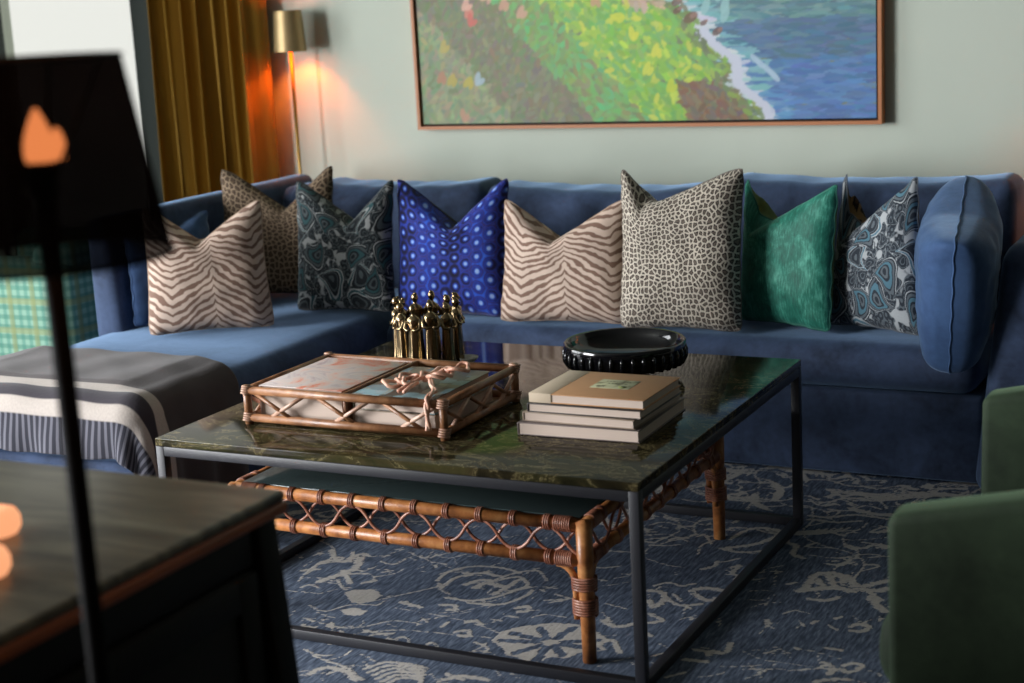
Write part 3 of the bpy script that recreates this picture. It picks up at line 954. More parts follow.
    def field(n, box, keep):
        for _ in range(n):
            c = np.array([r.uniform(box[0], box[1]), r.uniform(box[2], box[3])])
            if keep(c): continue
            k = r.random(); s = r.uniform(.05, .13); th = r.random()*6.28
            R2 = np.array([[math.cos(th), -math.sin(th)], [math.sin(th), math.cos(th)]])
            if k < .3:
                for q in range(5):
                    rr = s*(.4+.2*q)
                    stroke([c+R2@np.array([rr*math.cos(t), rr*.5*math.sin(t)-q*.004]) for t in np.linspace(.2, 2.9, 6)], .006)
            elif k < .5:
                P = [c+s*(.8+.25*math.cos(t*7))*np.array([math.cos(t), .6*math.sin(t)]) for t in np.linspace(0, 2*PI, 28)[:-1]]
                blob(P, 7, int(r.integers(99)))
            elif k < .75:
                P = [c+R2@np.array([x*s*2.4, .35*s*math.sin(x*5)]) for x in np.linspace(-1, 1, 8)]
                stroke(P, .0045)
                for p in P[1:-1:2]:
                    stroke([p, p+R2@np.array([.02, .03*r.choice([-1, 1])]), p+R2@np.array([.045, .03*r.choice([-1, 1])])], .009, .003)
            else:
                for q in range(3):
                    p = c+r.normal(0, .04, 2)
                    stroke([p, p+r.normal(0, .018, 2), p+r.normal(0, .025, 2)], .010, .005)
    vis = lambda c: (-2.3 < c[0] < -.55) and (2.3 < c[1] < 4.15)
    field(560, (RX0+.1, RX1-.1, RY0+.1, RY1-.1), vis)
    field(60, (-2.2, -.6, 3.65, 4.25), lambda c: False)
    # fine sprigs between the large figures
    for _ in range(420):
        c = np.array([r.uniform(-2.4, -.4), r.uniform(2.3, 4.25)]); th = r.normal(.2, .9); L = r.uniform(.015, .05)
        d = np.array([math.cos(th), math.sin(th)])
        q = np.array([-d[1], d[0]])*r.uniform(-.02, .02)
        stroke([c-d*L, c+q, c+d*L], .0035, .0022)
        if r.random() < .5: stroke([c, c+q*1.5+d*.01], .006, .004)
    val = np.clip(1.0-.5*D, 0, 1)
    Z = np.full((nx, ny), .012)
    X, Y = np.meshgrid(xs, ys, indexing='ij')
    V = np.stack([X, Y, Z], -1).reshape(-1, 3)
    i = np.arange((nx-1)*(ny-1)); a = (i//(ny-1))*ny+i % (ny-1)
    Fq = np.stack([a, a+ny, a+ny+1, a+1], 1)
    # edge skirt and underside
    x0, x1, y0, y1 = xs[0], xs[-1], ys[0], ys[-1]
    c = np.array([[x0,y0,.001],[x1,y0,.001],[x1,y1,.001],[x0,y1,.001]])
    nb = len(V)
    V = np.concatenate([V, c])
    cor = [0, (nx-1)*ny, nx*ny-1, ny-1]
    F2 = [[nb, nb+1, cor[1], cor[0]], [nb+1, nb+2, cor[2], cor[1]], [nb+2, nb+3, cor[3], cor[2]], [nb+3, nb, cor[0], cor[3]], [nb+3, nb+2, nb+1, nb]]
    Fq = np.concatenate([Fq, np.array(F2)])
    me = bpy.data.meshes.new('area_rug')
    base = np.array([(RX0+RX1)/2, (RY0+RY1)/2, 0])
    V = V-base
    me.vertices.add(len(V)); me.vertices.foreach_set('co', V.ravel())
    me.loops.add(len(Fq)*4); me.loops.foreach_set('vertex_index', Fq.ravel())
    me.polygons.add(len(Fq)); me.polygons.foreach_set('loop_start', np.arange(len(Fq))*4)
    me.polygons.foreach_set('loop_total', np.full(len(Fq), 4))
    me.update(calc_edges=True); me.validate()
    at = me.attributes.new('orn', 'FLOAT', 'POINT')
    at.data.foreach_set('value', np.concatenate([val.ravel(), np.zeros(4)]).astype(np.float32))
    me.materials.append(M['rug'])
    o = bpy.data.objects.new('area_rug', me); COL.objects.link(o); o.location = base
    tag(o, 'slate blue area rug with worn ivory floral ornament under the coffee table', 'rug')
make_rug()
RZ = .0125

# ------------------------------------------------------------------ sofa
def wr(seed, amp=.004, sc=3.5, puff=None):
    def fn(V):
        n = vnoise(V, sc, seed)
        c = V.mean(axis=0)
        d = V-c; d /= np.maximum(np.linalg.norm(d, axis=1, keepdims=True), 1e-6)
        V = V+d*(n*amp)[:, None]
        if puff: V = puff(V)
        return V
    return fn
def make_sofa():
    root = thing('sectional_sofa', 'long blue velvet corner sofa with a chaise at its left end against the back wall', 'sofa', (-2.1, 4.5, RZ))
    S = M['sofa']
    MB().rbox((-2.66, 4.295, RZ+.004), (-.79, 5.0, .262), .018, 3, (8, 3, 3), fn=wr(1, .002)).build('base', S, root)
    MB().rbox((-3.43, 3.09, RZ+.004), (-2.662, 5.0, .262), .018, 3, (4, 8, 3), fn=wr(2, .002)).build('chaise_base', S, root)
    def crown(lo, hi, h):
        lo = np.array(lo); hi = np.array(hi)
        def f(V):
            t = (V[:, :2]-lo[:2])/(hi[:2]-lo[:2])
            b = np.clip(4*t[:, 0]*(1-t[:, 0]), 0, 1)**.6*np.clip(4*t[:, 1]*(1-t[:, 1]), 0, 1)**.6
            m = np.clip((V[:, 2]-lo[2])/(hi[2]-lo[2]), 0, 1)
            V = V.copy(); V[:, 2] += h*b*m
            return V
        return f
    lo, hi = (-2.655, 4.262, .266), (-.80, 4.86, .392)
    MB().rbox(lo, hi, .055, 5, (26, 10, 2), fn=wr(3, .004, 2.5, crown(lo, hi, .016))).build('seat_cushion', S, root)
    lo, hi = (-3.425, 3.055, .266), (-2.642, 4.86, .412)
    MB().rbox(lo, hi, .06, 5, (12, 26, 2), fn=wr(4, .004, 2.5, crown(lo, hi, .018))).build('seat_cushion', S, root)
    # rear frame and the low back on the left
    MB().rbox((-3.53, 4.93, RZ+.004), (-.56, 5.02, .70), .03, 4, (12, 1, 4), fn=wr(5, .002)).build('back_frame', S, root)
    def slant(V):
        V = V.copy(); m = np.clip((.80-V[:, 2])/.6, 0, 1)
        inner = np.clip((V[:, 0]+3.44)/.08, 0, 1)
        V[:, 0] += inner*m*.035
        return V
    MB().rbox((-3.44, 3.83, RZ+.004), (-3.350, 5.0, .778), .03, 4, (1, 10, 6), fn=wr(6, .002, 2, slant)).build('back_frame', S, root)
    # right arm, its inner face leaning outward
    def arm(V):
        V = V.copy(); t = np.clip(V[:, 2]/.69, 0, 1)
        inner = np.clip((-.56-V[:, 0])/.24, 0, 1)
        V[:, 0] += inner*t*.075
        return V
    MB().rbox((-.805, 4.165, RZ+.004), (-.56, 5.02, .70), .06, 5, (3, 6, 6), fn=wr(7, .003, 2, arm)).build('arm', S, root)
    # loose back cushions
    def back(x0, x1, top, seed, y0=4.70, y1=4.925, z0=.40):
        lo = (x0, y0, z0); hi = (x1, y1, top)
        def f(V):
            V = V.copy()
            tx = (V[:, 0]-x0)/(x1-x0); tz = (V[:, 2]-z0)/(top-z0)
            ends = np.clip(1-np.abs(2*tx-1)**6, 0, 1)
            # forward puff and lean, sagging tops with gathered folds
            fr = V[:, 1] < (y0+y1)/2
            V[:, 1] -= np.where(fr, .035*ends*np.sin(np.clip(tz, 0, 1)*PI), 0)
            V[:, 1] += (tz-.5)*.02
            sag = .010*np.sin(tx*PI*1.0)
            V[:, 2] -= np.clip(tz, 0, 1)*sag
            V[:, 2] += np.clip(tz, 0, 1)**3*.0025*np.sin(tx*31+seed)*np.sin(tx*PI)
            V[:, 2] += np.clip(tz, 0, 1)**6*.012*(np.abs(2*tx-1)**4)
            return V
        MB().rbox(lo, hi, .05, 5, (30, 2, 8), fn=wr(seed, .005, 4, f)).build('back_cushion', S, root)
    back(-3.325, -3.205, .768, 11, 4.72)
    back(-3.20, -2.505, .775, 12)
    back(-2.50, -1.675, .766, 13)
    back(-1.67, -.785, .792, 14)
    return root
make_sofa()

# ------------------------------------------------------------------ scatter pillows
SEAM = {'zebra fabric': plain('sand piping', rgb(176, 150, 130), .8), 'blue starred fabric': plain('navy piping', rgb(30, 34, 92), .8),
        'leopard fabric pale': plain('grey piping', rgb(104, 94, 86), .8), 'leopard fabric taupe': plain('taupe piping', rgb(78, 64, 50), .8),
        'paisley fabric dark': plain('charcoal piping', rgb(50, 56, 60), .8), 'paisley fabric light': plain('slate piping', rgb(92, 98, 106), .8),
        'teal green crushed velvet': plain('green piping', rgb(30, 92, 78), .8)}
def make_pillow(name, label, pos, W, H, T, yaw, lean, front, back=None, u0f=0.0, u0b=0.0, D=.12, roll=0.0, seed=0, wdt=.75, pinch=.07, topn=0.0, nn=46, cat='cushion', group=None, ear=.0, tuck=.0035, seam=None, full=.62):
    nu = nn
    g = np.linspace(-1, 1, nu)
    g = np.sign(g)*(1-(1-np.abs(g))**1.35)
    Ug, Vg = np.meshgrid(g, g, indexing='ij')
    def side(sg, u0):
        u = Ug.copy(); v = Vg.copy()
        x = u*(1-pinch*(1-v**2)); z = v*(1-pinch*(1-u**2))
        x = x*(1-topn*(v+1)/2)
        cc = (np.abs(u)**7)*(np.abs(v)**7)
        x = x*(1-.05*cc); z = z*(1-.06*cc)
        prof = np.clip(1-u**4, 0, 1)**full*np.clip(1-v**4, 0, 1)**full
        y = sg*T/2*prof
        # corners stay thin; chop at the top
        t = np.where(u < u0, (u0-u)/(u0+1.0), (u-u0)/(1.0-u0))
        vv = np.clip(1-t, 0, 1)**1.25
        gfall = np.clip((v+.35)/1.35, 0, 1)**1.6
        dz = -D*vv*gfall
        X = x*W/2; Z = z*H/2+dz+ear*H*np.clip(np.abs(u)-.6, 0, 1)*np.clip(v, 0, 1)**2
        y = y*(1+.25*vv*np.clip(v, 0, 1))
        P = np.stack([X, y, Z], -1).reshape(-1, 3)
        rim = ((1-u**2)*(1-v**2)).ravel()
        w = vnoise(P, 5.5, seed+(1 if sg > 0 else 0))+.6*vnoise(P, 13, seed+5)
        P[:, 1] += sg*w*.006*np.clip(rim*3, 0, 1)
        # small tucks along the seams
        tk = np.sin(v.ravel()*19+seed)*(np.abs(u.ravel())**8)+np.sin(u.ravel()*17+seed)*(np.abs(v.ravel())**8)
        P[:, 1] += tk*tuck*np.clip(1-rim*4, 0, 1)
        return P
    # use one seam: blend the chop centre across the thickness
    Pf = side(-1, u0f); Pb = side(1, u0b)
    edge = ((np.abs(Ug) > .9999) | (np.abs(Vg) > .9999)).ravel()
    mid = (Pf+Pb)/2
    ef = np.clip((1-((1-Ug**2)*(1-Vg**2)).ravel()*9), 0, 1)[:, None]
    Pf = Pf*(1-ef)+np.stack([mid[:, 0], Pf[:, 1], mid[:, 2]], -1)*ef
    Pb = Pb*(1-ef)+np.stack([mid[:, 0], Pb[:, 1], mid[:, 2]], -1)*ef
    Pf[edge, 1] = mid[edge, 1]; Pb[edge] = Pf[edge]
    allP = np.concatenate([Pf, Pb])
    # stand on lowest point
    zmin = allP[:, 2].min()
    allP[:, 2] -= zmin
    flat = np.clip(1-allP[:, 2]/(.10*H), 0, 1)          # flattened foot
    allP[:, 1] *= (1+.25*flat)
    if roll:
        c, s = math.cos(roll), math.sin(roll)
        x, z = allP[:, 0].copy(), allP[:, 2].copy()
        allP[:, 0] = x*c+z*s; allP[:, 2] = -x*s+z*c
    c, s = math.cos(lean), math.sin(lean)
    y, z = allP[:, 1].copy(), allP[:, 2].copy()
    allP[:, 1] = y*c+z*s; allP[:, 2] = -y*s+z*c
    allP[:, 2] -= allP[:, 2].min()
    c, s = math.cos(yaw), math.sin(yaw)
    x, y = allP[:, 0].copy(), allP[:, 1].copy()
    allP[:, 0] = x*c-y*s; allP[:, 1] = x*s+y*c
    n = nu*nu
    remap = list(range(n))+[k if edge[k] else n+k for k in range(n)]
    used = sorted(set(remap)); new = {o: i for i, o in enumerate(used)}
    V = allP[used]
    uv = np.stack([Ug.ravel(), Vg.ravel()], -1)
    uvs = np.concatenate([uv, uv])[used]
    root = thing(name, label, cat, pos, group, local=True)
    for which, off, mat, nm in ((0, 0, front, 'front_panel'), (1, n, back or front, 'back_panel')):
        mb = MB()
        fs = []
        for i in range(nu-1):
            for j in range(nu-1):
                q = [i*nu+j, (i+1)*nu+j, (i+1)*nu+j+1, i*nu+j+1]
                if which: q = q[::-1]
                fs.append(tuple(q))
        mb.add(allP[off:off+n], fs)
        mb.uvs = uv.tolist()
        mb.build(nm, mat, root)
    # piped seam all round
    ring = [(i, 0) for i in range(nu)]+[(nu-1, j) for j in range(1, nu)]+[(i, nu-1) for i in range(nu-2, -1, -1)]+[(0, j) for j in range(nu-2, 0, -1)]
    pts = [allP[i*nu+j] for i, j in ring]
    MB().tube(pts, .0024, 6, closed=True).build('seam', seam or SEAM.get(front.name, front), root)
    return root

SZ = .414    # top of the seat
CZ = .438    # top of the chaise
DEG = PI/180
make_pillow('throw_pillow', 'plain bright blue pillow against the low left back, behind the zebra pillow on the chaise',
            (-3.255, 4.02, CZ), .36, .33, .085, 80*DEG, 3*DEG, M['sofa_pillow'], None, 0, 0, .05, seed=31)
make_pillow('throw_pillow', 'beige and brown zebra-striped pillow on the chaise, left of the other zebra pillow',
            (-3.000, 3.860, CZ), .385, .40, .15, 36*DEG, 6*DEG, M['zebra'], None, -.12, .0, .11, seed=1, topn=.06)
make_pillow('throw_pillow', 'taupe leopard-print pillow in the sofa corner behind the chaise zebra pillow',
            (-3.135, 4.42, CZ), .405, .445, .10, 16*DEG, 8*DEG, M['leopard_dark'], None, .15, .2, .14, seed=2)
make_pillow('throw_pillow', 'charcoal and teal paisley pillow between the taupe leopard and royal blue pillows',
            (-2.765, 4.245, CZ-.006), .345, .43, .13, 8*DEG, 8*DEG, M['paisley_dark'], None, .2, .25, .13, seed=3)
make_pillow('throw_pillow', 'vivid royal blue pillow with a small star lattice, behind the brass figures',
            (-2.425, 4.33, SZ), .385, .445, .14, 6*DEG, 8*DEG, M['bluegeo'], M['dark_velvet'], .08, .16, .15, seed=4)
make_pillow('throw_pillow', 'beige and brown zebra-striped pillow beside the pale leopard pillow, mid-sofa',
            (-2.025, 4.31, SZ), .435, .385, .14, 6*DEG, 7*DEG, M['zebra'], None, -.15, -.05, .12, seed=5, topn=.08)
make_pillow('throw_pillow', 'pale grey leopard-print pillow between the zebra and green velvet pillows',
            (-1.650, 4.285, SZ), .38, .482, .15, 2*DEG, 7*DEG, M['leopard_light'], None, -.55, -.35, .10, seed=6)
make_pillow('throw_pillow', 'teal green crushed velvet pillow between the pale leopard and paisley pillows',
            (-1.375, 4.40, SZ), .34, .43, .11, -22*DEG, 6*DEG, M['green_crush'], M['olive_back'], -.66, -.15, .15, seed=7)
make_pillow('throw_pillow', 'pale grey and teal paisley pillow beside the big plain blue pillow',
            (-1.118, 4.40, SZ), .335, .45, .095, -20*DEG, 6*DEG, M['paisley_light'], M['brown_back'], -.85, -.2, .20, seed=8, topn=.28)
make_pillow('throw_pillow', 'large plump plain blue velvet pillow on edge against the right sofa arm',
            (-.872, 4.317, .368), .44, .395, .20, -82*DEG, 3*DEG, M['sofa_pillow'], None, 0, 0, .02, roll=17*DEG, seed=9, pinch=.03, tuck=.0015, full=.38)

# ------------------------------------------------------------------ blanket over the chaise
def make_blanket():
    X0, X1, Y0, Y1 = -3.428, -2.64, 3.052, 3.47     # supported rectangle (front edge Y0)
    zt = .4385; r = .06
    side, front = .34, .105
    ns, nt = 150, 110
    sg = np.linspace(X0-side+.04, X1+side, ns)
    tg = np.linspace(Y0-front-.02, Y1, nt)
    lo = np.array([X0+r, Y0+r]); hi = np.array([X1-r, 9.0])
    P = np.zeros((ns, nt, 3)); UV = np.zeros((ns, nt, 2))
    for i, s in enumerate(sg):
        for j, t in enumerate(tg):
            q = np.array([s, t]); c = np.clip(q, lo, hi); d = q-c; L = np.linalg.norm(d)
            if L < 1e-9: x, y, z = s, t, zt
            else:
                n = d/L; arc = r*PI/2
                if L < arc:
                    th = L/r; o = (r+.008)*math.sin(th); z = zt-r*(1-math.cos(th))
                else:
                    o = r+.008; z = zt-r-(L-arc)
                # soft vertical folds near the free hem
                k = max(0, L-arc)
                ang = math.atan2(n[1], n[0])
                o += .009*min(1, k/.1)*(1+math.sin(46*(c[0]+c[1])+9*ang))+.004*min(1, k/.05)
                x, y = c[0]+n[0]*o, c[1]+n[1]*o
            z += .0025*math.sin(s*31+t*13)*math.sin(t*23)+.0015
            crown = max(0, 1-abs((s+3.04)/.40)**2)*.0185 if L < 1e-9 else 0
            e = min(1, max(0, min(s-lo[0], hi[0]-s)/.06))*min(1, max(0, (t-lo[1])/.06)) if L < 1e-9 else 0
            z += crown*0+e*.012
            P[i, j] = (x, y, max(z, .03)); UV[i, j] = (s, t-tg[0])
    root_o = ((X0+X1)/2, (Y0+Y1)/2, zt)
    # thickness: offset copy downwards/inwards is skipped where it lies on the cushion; a rolled hem closes the edge
    mb = MB().grid(P)
    uv = UV.reshape(-1, 2).tolist()
    # outer skin offset for thickness
    dPi = np.gradient(P, axis=0); dPj = np.gradient(P, axis=1)
    N = np.cross(dPi, dPj); N /= np.maximum(np.linalg.norm(N, axis=2, keepdims=True), 1e-9)
    Q = P+N*.007
    mb.grid(Q)
    uv += UV.reshape(-1, 2).tolist()
    n = ns*nt
    ring = [(i, 0) for i in range(ns)]+[(ns-1, j) for j in range(1, nt)]+[(i, nt-1) for i in range(ns-2, -1, -1)]+[(0, j) for j in range(nt-2, 0, -1)]
    ids = [i*nt+j for i, j in ring]
    m = len(ids)
    for a in range(m):
        b = (a+1) % m
        mb.f.append((ids[a], ids[b], n+ids[b], n+ids[a])); mb.mi.append(0); mb.sm.append(True)
    mb.uvs = uv
    ob = mb.build('throw_blanket', M['blanket'], origin=root_o)
    tag(ob, 'grey-brown woven blanket with two cream stripes draped over the front end of the chaise', 'blanket')
make_blanket()

# ------------------------------------------------------------------ coffee table
TX0, TX1, TY0, TY1, TZ = -2.335, -1.159, 2.759, 3.848, .45
def make_table():
    root = thing('coffee_table', 'square coffee table with a dark green marble top on a slim grey steel frame', 'coffee table', ((TX0+TX1)/2, (TY0+TY1)/2, RZ))
    q = .022; mt = .018
    MB().rbox((TX0, TY0, TZ-mt), (TX1, TY1, TZ), .0018, 2).build('table_top', M['marble'], root)
    zf = TZ-mt-.0005
    for x in (TX0, TX1-q):
        for y in (TY0, TY1-q):
            MB().rbox((x, y, RZ+.001), (x+q, y+q, zf), .0012, 1).build('leg', M['iron'], root)
    for z in (RZ+.001, zf-q):
        for y in (TY0, TY1-q):
            MB().rbox((TX0+q, y, z), (TX1-q, y+q, z+q), .0012, 1).build('rail', M['iron'], root)
        for x in (TX0, TX1-q):
            MB().rbox((x, TY0+q, z), (x+q, TY1-q, z+q), .0012, 1).build('rail', M['iron'], root)
make_table()

# ------------------------------------------------------------------ rattan table tucked beneath
def make_rattan_table():
    x0, x1, y0, y1 = -2.205, -1.328, 2.866, 3.68
    zt, zb = .315, .236
    root = thing('rattan_table', 'low honey rattan table with looped cane apron tucked under the marble coffee table', 'side table', ((x0+x1)/2, (y0+y1)/2, RZ))
    R = .0138
    MB().rbox((x0+.012, y0+.012, zt+.002), (x1-.012, y1-.012, zt+.010), .002, 2).build('glass_top', M['glass_dark'], root)
    sides = [((x0, y0), (x1, y0)), ((x1, y0), (x1, y1)), ((x1, y1), (x0, y1)), ((x0, y1), (x0, y0))]
    for (a, b) in sides:
        A = Vector((a[0], a[1], 0)); B = Vector((b[0], b[1], 0)); L = (B-A).length; d = (B-A)/L
        for z in (zt-.003, zb):
            MB().tube([A+Vector((0, 0, z))-d*.012, B+Vector((0, 0, z))+d*.012], R, 14).build('rail', M['rattan'], root)
        n = 11 if abs(d.x) > .5 else 10
        sp = L/n
        cane = []
        for ph in (0, 1):
            mb = MB()
            pts = []
            N = n*10
            nrm = Vector((-d.y, d.x, 0))*(.006 if ph else -.006)
            for i in range(N+1):
                t = i/N
                w = math.cos(t*n*PI+ph*PI)
                w = math.copysign(abs(w)**.8, w)
                z = (zt+zb)/2+w*((zt-zb)/2-R*.8)
                pts.append(A+d*(L*t)+nrm+Vector((0, 0, z)))
            mb.tube(pts, .0036, 8)
            mb.build('cane_loop', M['rattan_wrap'], root)
        # cane wraps binding each node to the rails
        for k in range(1, n):
            for z in (zt-.003, zb):
                MB().helix(A+d*(sp*k)+Vector((0, 0, z)), d, R+.0014, .0022, 3, .0050).build('cane_wrap', M['rattan_wrap'], root)
        for e in (A+d*.044, B-d*.044):
            for z in (zt-.003, zb):
                MB().helix(e+Vector((0, 0, z)), d, R+.0014, .0022, 8, .0050).build('cane_wrap', M['rattan_wrap'], root)
    for cx, sx in ((x0, 1), (x1, -1)):
        for cy, sy in ((y0, 1), (y1, -1)):
            mb = MB().tube([(cx, cy, RZ+.001), (cx, cy, .12), (cx, cy, .22), (cx, cy, zt+.006)], [.0148, .0160, .0172, .0178], 14)
            lg = mb.build('leg', M['rattan'], root)
            for ax in (0, 1):
                dx, dy = (sx, 0) if ax == 0 else (0, sy)
                pts = []
                for t in np.linspace(0, 1, 12):
                    if t < .5:
                        th = t*PI
                        o = .024+.04*(1-math.sin(th)); z = zb-.012-.04*(1-math.cos(th))
                    else:
                        o = .024; z = zb-.052-(t-.5)*2*.078
                    pts.append((cx+dx*o, cy+dy*o, z))
                MB().tube(pts, .0075, 10).build('corner_brace', M['rattan'], lg)
            for zc, tn in ((.186, 5), (.135, 6)):
                MB().helix((cx, cy, zc), (0, 0, 1), .0190, .0028, tn, .006, sx=1.62*sx, sy=1.62*sy, e=(1, 0, 0)).build('cane_binding', M['rattan_wrap'], lg)
make_rattan_table()

# ------------------------------------------------------------------ rattan tray
def make_tray():
    x0, x1, y0, y1 = -2.192, -1.677, 2.925, 3.272
    zb, zt, R = .466, .530, .0095
    root = thing('rattan_tray', 'rectangular brown rattan tray with lattice sides holding books on the marble coffee table', 'tray', ((x0+x1)/2, (y0+y1)/2, TZ))
    MB().rbox((x0+.004, y0+.004, TZ+.004), (x1-.004, y1-.004, TZ+.010), .001, 1).build('tray_bottom', M['rattan_brown'], root)
    for a, b in (((x0, y0), (x1, y0)), ((x1, y0), (x1, y1)), ((x1, y1), (x0, y1)), ((x0, y1), (x0, y0))):
        A = Vector((*a, 0)); B = Vector((*b, 0)); L = (B-A).length; d = (B-A)/L
        for z in (zb, zt):
            MB().tube([A+Vector((0, 0, z)), B+Vector((0, 0, z))], R, 12).build('rail', M['rattan_brown'], root)
        n = 3
        for k in range(n):
            c = (k+.5)/n
            w = .085
            m1 = A+d*(L*c-w*.75); m2 = A+d*(L*c+w*.35); m3 = A+d*(L*c+w*.8); m0 = A+d*(L*c-w*.25)
            MB().tube([m1+Vector((0, 0, zt-.006)), m2+Vector((0, 0, zb+.005))], .0048, 8).build('lattice_stick', M['rattan_brown'], root)
            MB().tube([m0+Vector((0, 0, zb+.005)), m3+Vector((0, 0, zt-.006))], .0048, 8).build('lattice_stick', M['rattan_pale'], root)
    for cx in (x0, x1):
        for cy in (y0, y1):
            ps = MB().tube([(cx, cy, TZ+.001), (cx, cy, zt+.012)], .0095, 12).build('corner_post', M['rattan_brown'], root)
            for z in (zb, zt):
                MB().helix((cx, cy, z), (.12, .25, 1), .0118, .0024, 4, .0052).build('cane_binding', M['rattan_pale'], ps)
    MB().rbox((-1.938, y0+.008, TZ+.010), (-1.930, y1-.008, .538), .002, 1).build('divider', M['rattan_brown'], root)
make_tray()

# ------------------------------------------------------------------ books
def make_book(label, x0, y0, x1, y1, z, h, rot, cover, group=None, spine='left', ct=.0022, pages=None, extra=None):
    cx, cy = (x0+x1)/2, (y0+y1)/2
    root = thing('book', label, 'book', (cx, cy, z), group, local=True)
    root.rotation_euler = (0, 0, rot)
    w, d = (x1-x0)/2, (y1-y0)/2
    cv = MB()
    cv.rbox((-w, -d, 0), (w, d, ct), .0008, 1); cv.rbox((-w, -d, h-ct), (w, d, h), .0008, 1)
    if spine == 'left': cv.rbox((-w-.001, -d, 0), (-w+.003, d, h), .001, 1)
    elif spine == 'back': cv.rbox((-w, d-.003, 0), (w, d+.001, h), .001, 1)
    cv.build('cover', cover, root)
    ins = .004
    MB().box((-w+.003, -d+ins*.5, ct), (w-ins, d-ins, h-ct)).build('pages', pages or M['pages'], root)
    if extra: extra(root, w, d, h)
    return root
z = TZ+.001
def dark_tab(root, w, d, h): pass
make_book('thick grey-covered book, lowest of the stack beside the black bowl', -1.545, 3.012, -1.262, 3.305, z, .028, 0.02, M['grey_cover'])
make_book('taupe-covered book, second from the bottom of the stack by the black bowl', -1.532, 3.020, -1.268, 3.288, z+.0285, .0205, -.02, M['taupe_cover'], spine='left')
make_book('dark-covered book with white pages, directly under the brown card book', -1.522, 3.022, -1.256, 3.26, z+.0495, .0195, .0, M['dark_cover'])
def top_extra(root, w, d, h):
    MB().rbox((-w-.0012, -d-.0002, -.0002), (-w+.052, d+.0002, h+.0004), .001, 1).build('spine_cloth', M['cream_cloth'], root)
    s = MB().rbox((-.025, -.030, h+.0002), (.065, .046, h+.0008), .0002, 1).build('paper_label', M['sticker'], root)
    # faded print on the label: lines of lettering too small to read and a small tree
    t = MB()
    r = np.random.default_rng(2)
    for row, yy in enumerate((.026, .010)):
        x = -.008+.01*row
        while x < .048:
            wv = r.uniform(.003, .007)
            t.box((x, yy, h+.0009), (x+wv, yy+.004, h+.0011)); x += wv+.003
    t.box((-.014, -.018, h+.0009), (.004, -.012, h+.0011))
    t.build('print', M['ink'], s)
    g = MB().lathe([(.010, 0), (.010, .0003)], (.046, -.014, h+.0009), 9)
    g.build('printed_tree', M['leafink'], s)
make_book('brown card book with cream spine and small printed label, topmost of the stack of four', -1.520, 3.030, -1.252, 3.245, z+.0695, .0205, .0, M['kraft'], extra=top_extra)
# books lying in the tray
tz = TZ+.0105
make_book('large book with a pink and grey painted cover in the rattan tray', -2.172, 2.946, -1.946, 3.236, tz, .078, 0, M['cover_pink'], ct=.0025)
make_book('white-paged book under the collage-covered book in the rattan tray', -1.922, 2.946, -1.708, 3.225, tz, .038, 0, M['taupe_cover'])
make_book('book with a blue and brown collage cover under the knotted cord', -1.920, 2.947, -1.710, 3.215, tz+.0385, .036, 0, M['cover_collage'])

# ------------------------------------------------------------------ knotted cord on the tray
def make_cord():
    base = (-1.78, 3.03, tz+.0755)
    root = thing('knotted_cord', 'blush knotted cord coiled on the collage book with its tail over the tray corner', 'cord', base)
    bz = base[2]+.0075
    r = np.random.default_rng(8)
    mb = MB()
    for k in range(9):
        cx = -1.845+.0155*k+r.normal(0, .004); cy = 3.02+.024*math.sin(k*1.7)+.012*k*.5
        a0 = r.random()*3
        pts = [(cx+(.020+.006*math.sin(3*t+k))*math.cos(t+a0), cy+.030*math.sin(t+a0), bz+.006*k*.5+.005*math.sin(2*t+k)+.004) for t in np.linspace(0, 2*PI, 26)[:-1]]
        mb.tube(pts, .0044, 8, closed=True)
    mb.build('knot', M['rope'], root)
    tl = MB()
    for s in (-1, 1):
        pts = []
        ctrl = [(-1.765, 3.03, bz+.016), (-1.735, 2.985, bz+.012), (-1.712, 2.955, bz+.008), (-1.709, 2.935, .5505), (-1.707, 2.914, .545), (-1.706, 2.907, .530), (-1.706, 2.9065, .505), (-1.706, 2.907, .475)]
        for i, c in enumerate(ctrl):
            pts.append((c[0]+s*.0035*math.sin(i*2.0+1), c[1]-.0035*math.cos(i*2.0+1)*s, c[2]))
        # resample smooth
        Q = []
        P = [np.array(p) for p in pts]
        for k in range(len(P)-1):
            a = P[max(k-1, 0)]; b = P[k]; c = P[k+1]; d = P[min(k+2, len(P)-1)]
            for t in np.linspace(0, 1, 6)[:-1]:
                Q.append(.5*((2*b)+(-a+c)*t+(2*a-5*b+4*c-d)*t*t+(-a+3*b-3*c+d)*t**3))
        Q.append(P[-1])
        tl.tube(Q, .0042, 8)
    tl.build('cord_tail', M['rope'], root)
    t2 = MB().tube([(-1.79, 3.0, bz+.012), (-1.80, 2.975, bz+.006), (-1.805, 2.955, bz+.001)], .0045, 8).tube([(-1.78, 3.0, bz+.012), (-1.785, 2.97, bz+.007), (-1.788, 2.95, bz+.001)], .0045, 8)
    t2.build('cord_end', M['rope'], root)
make_cord()

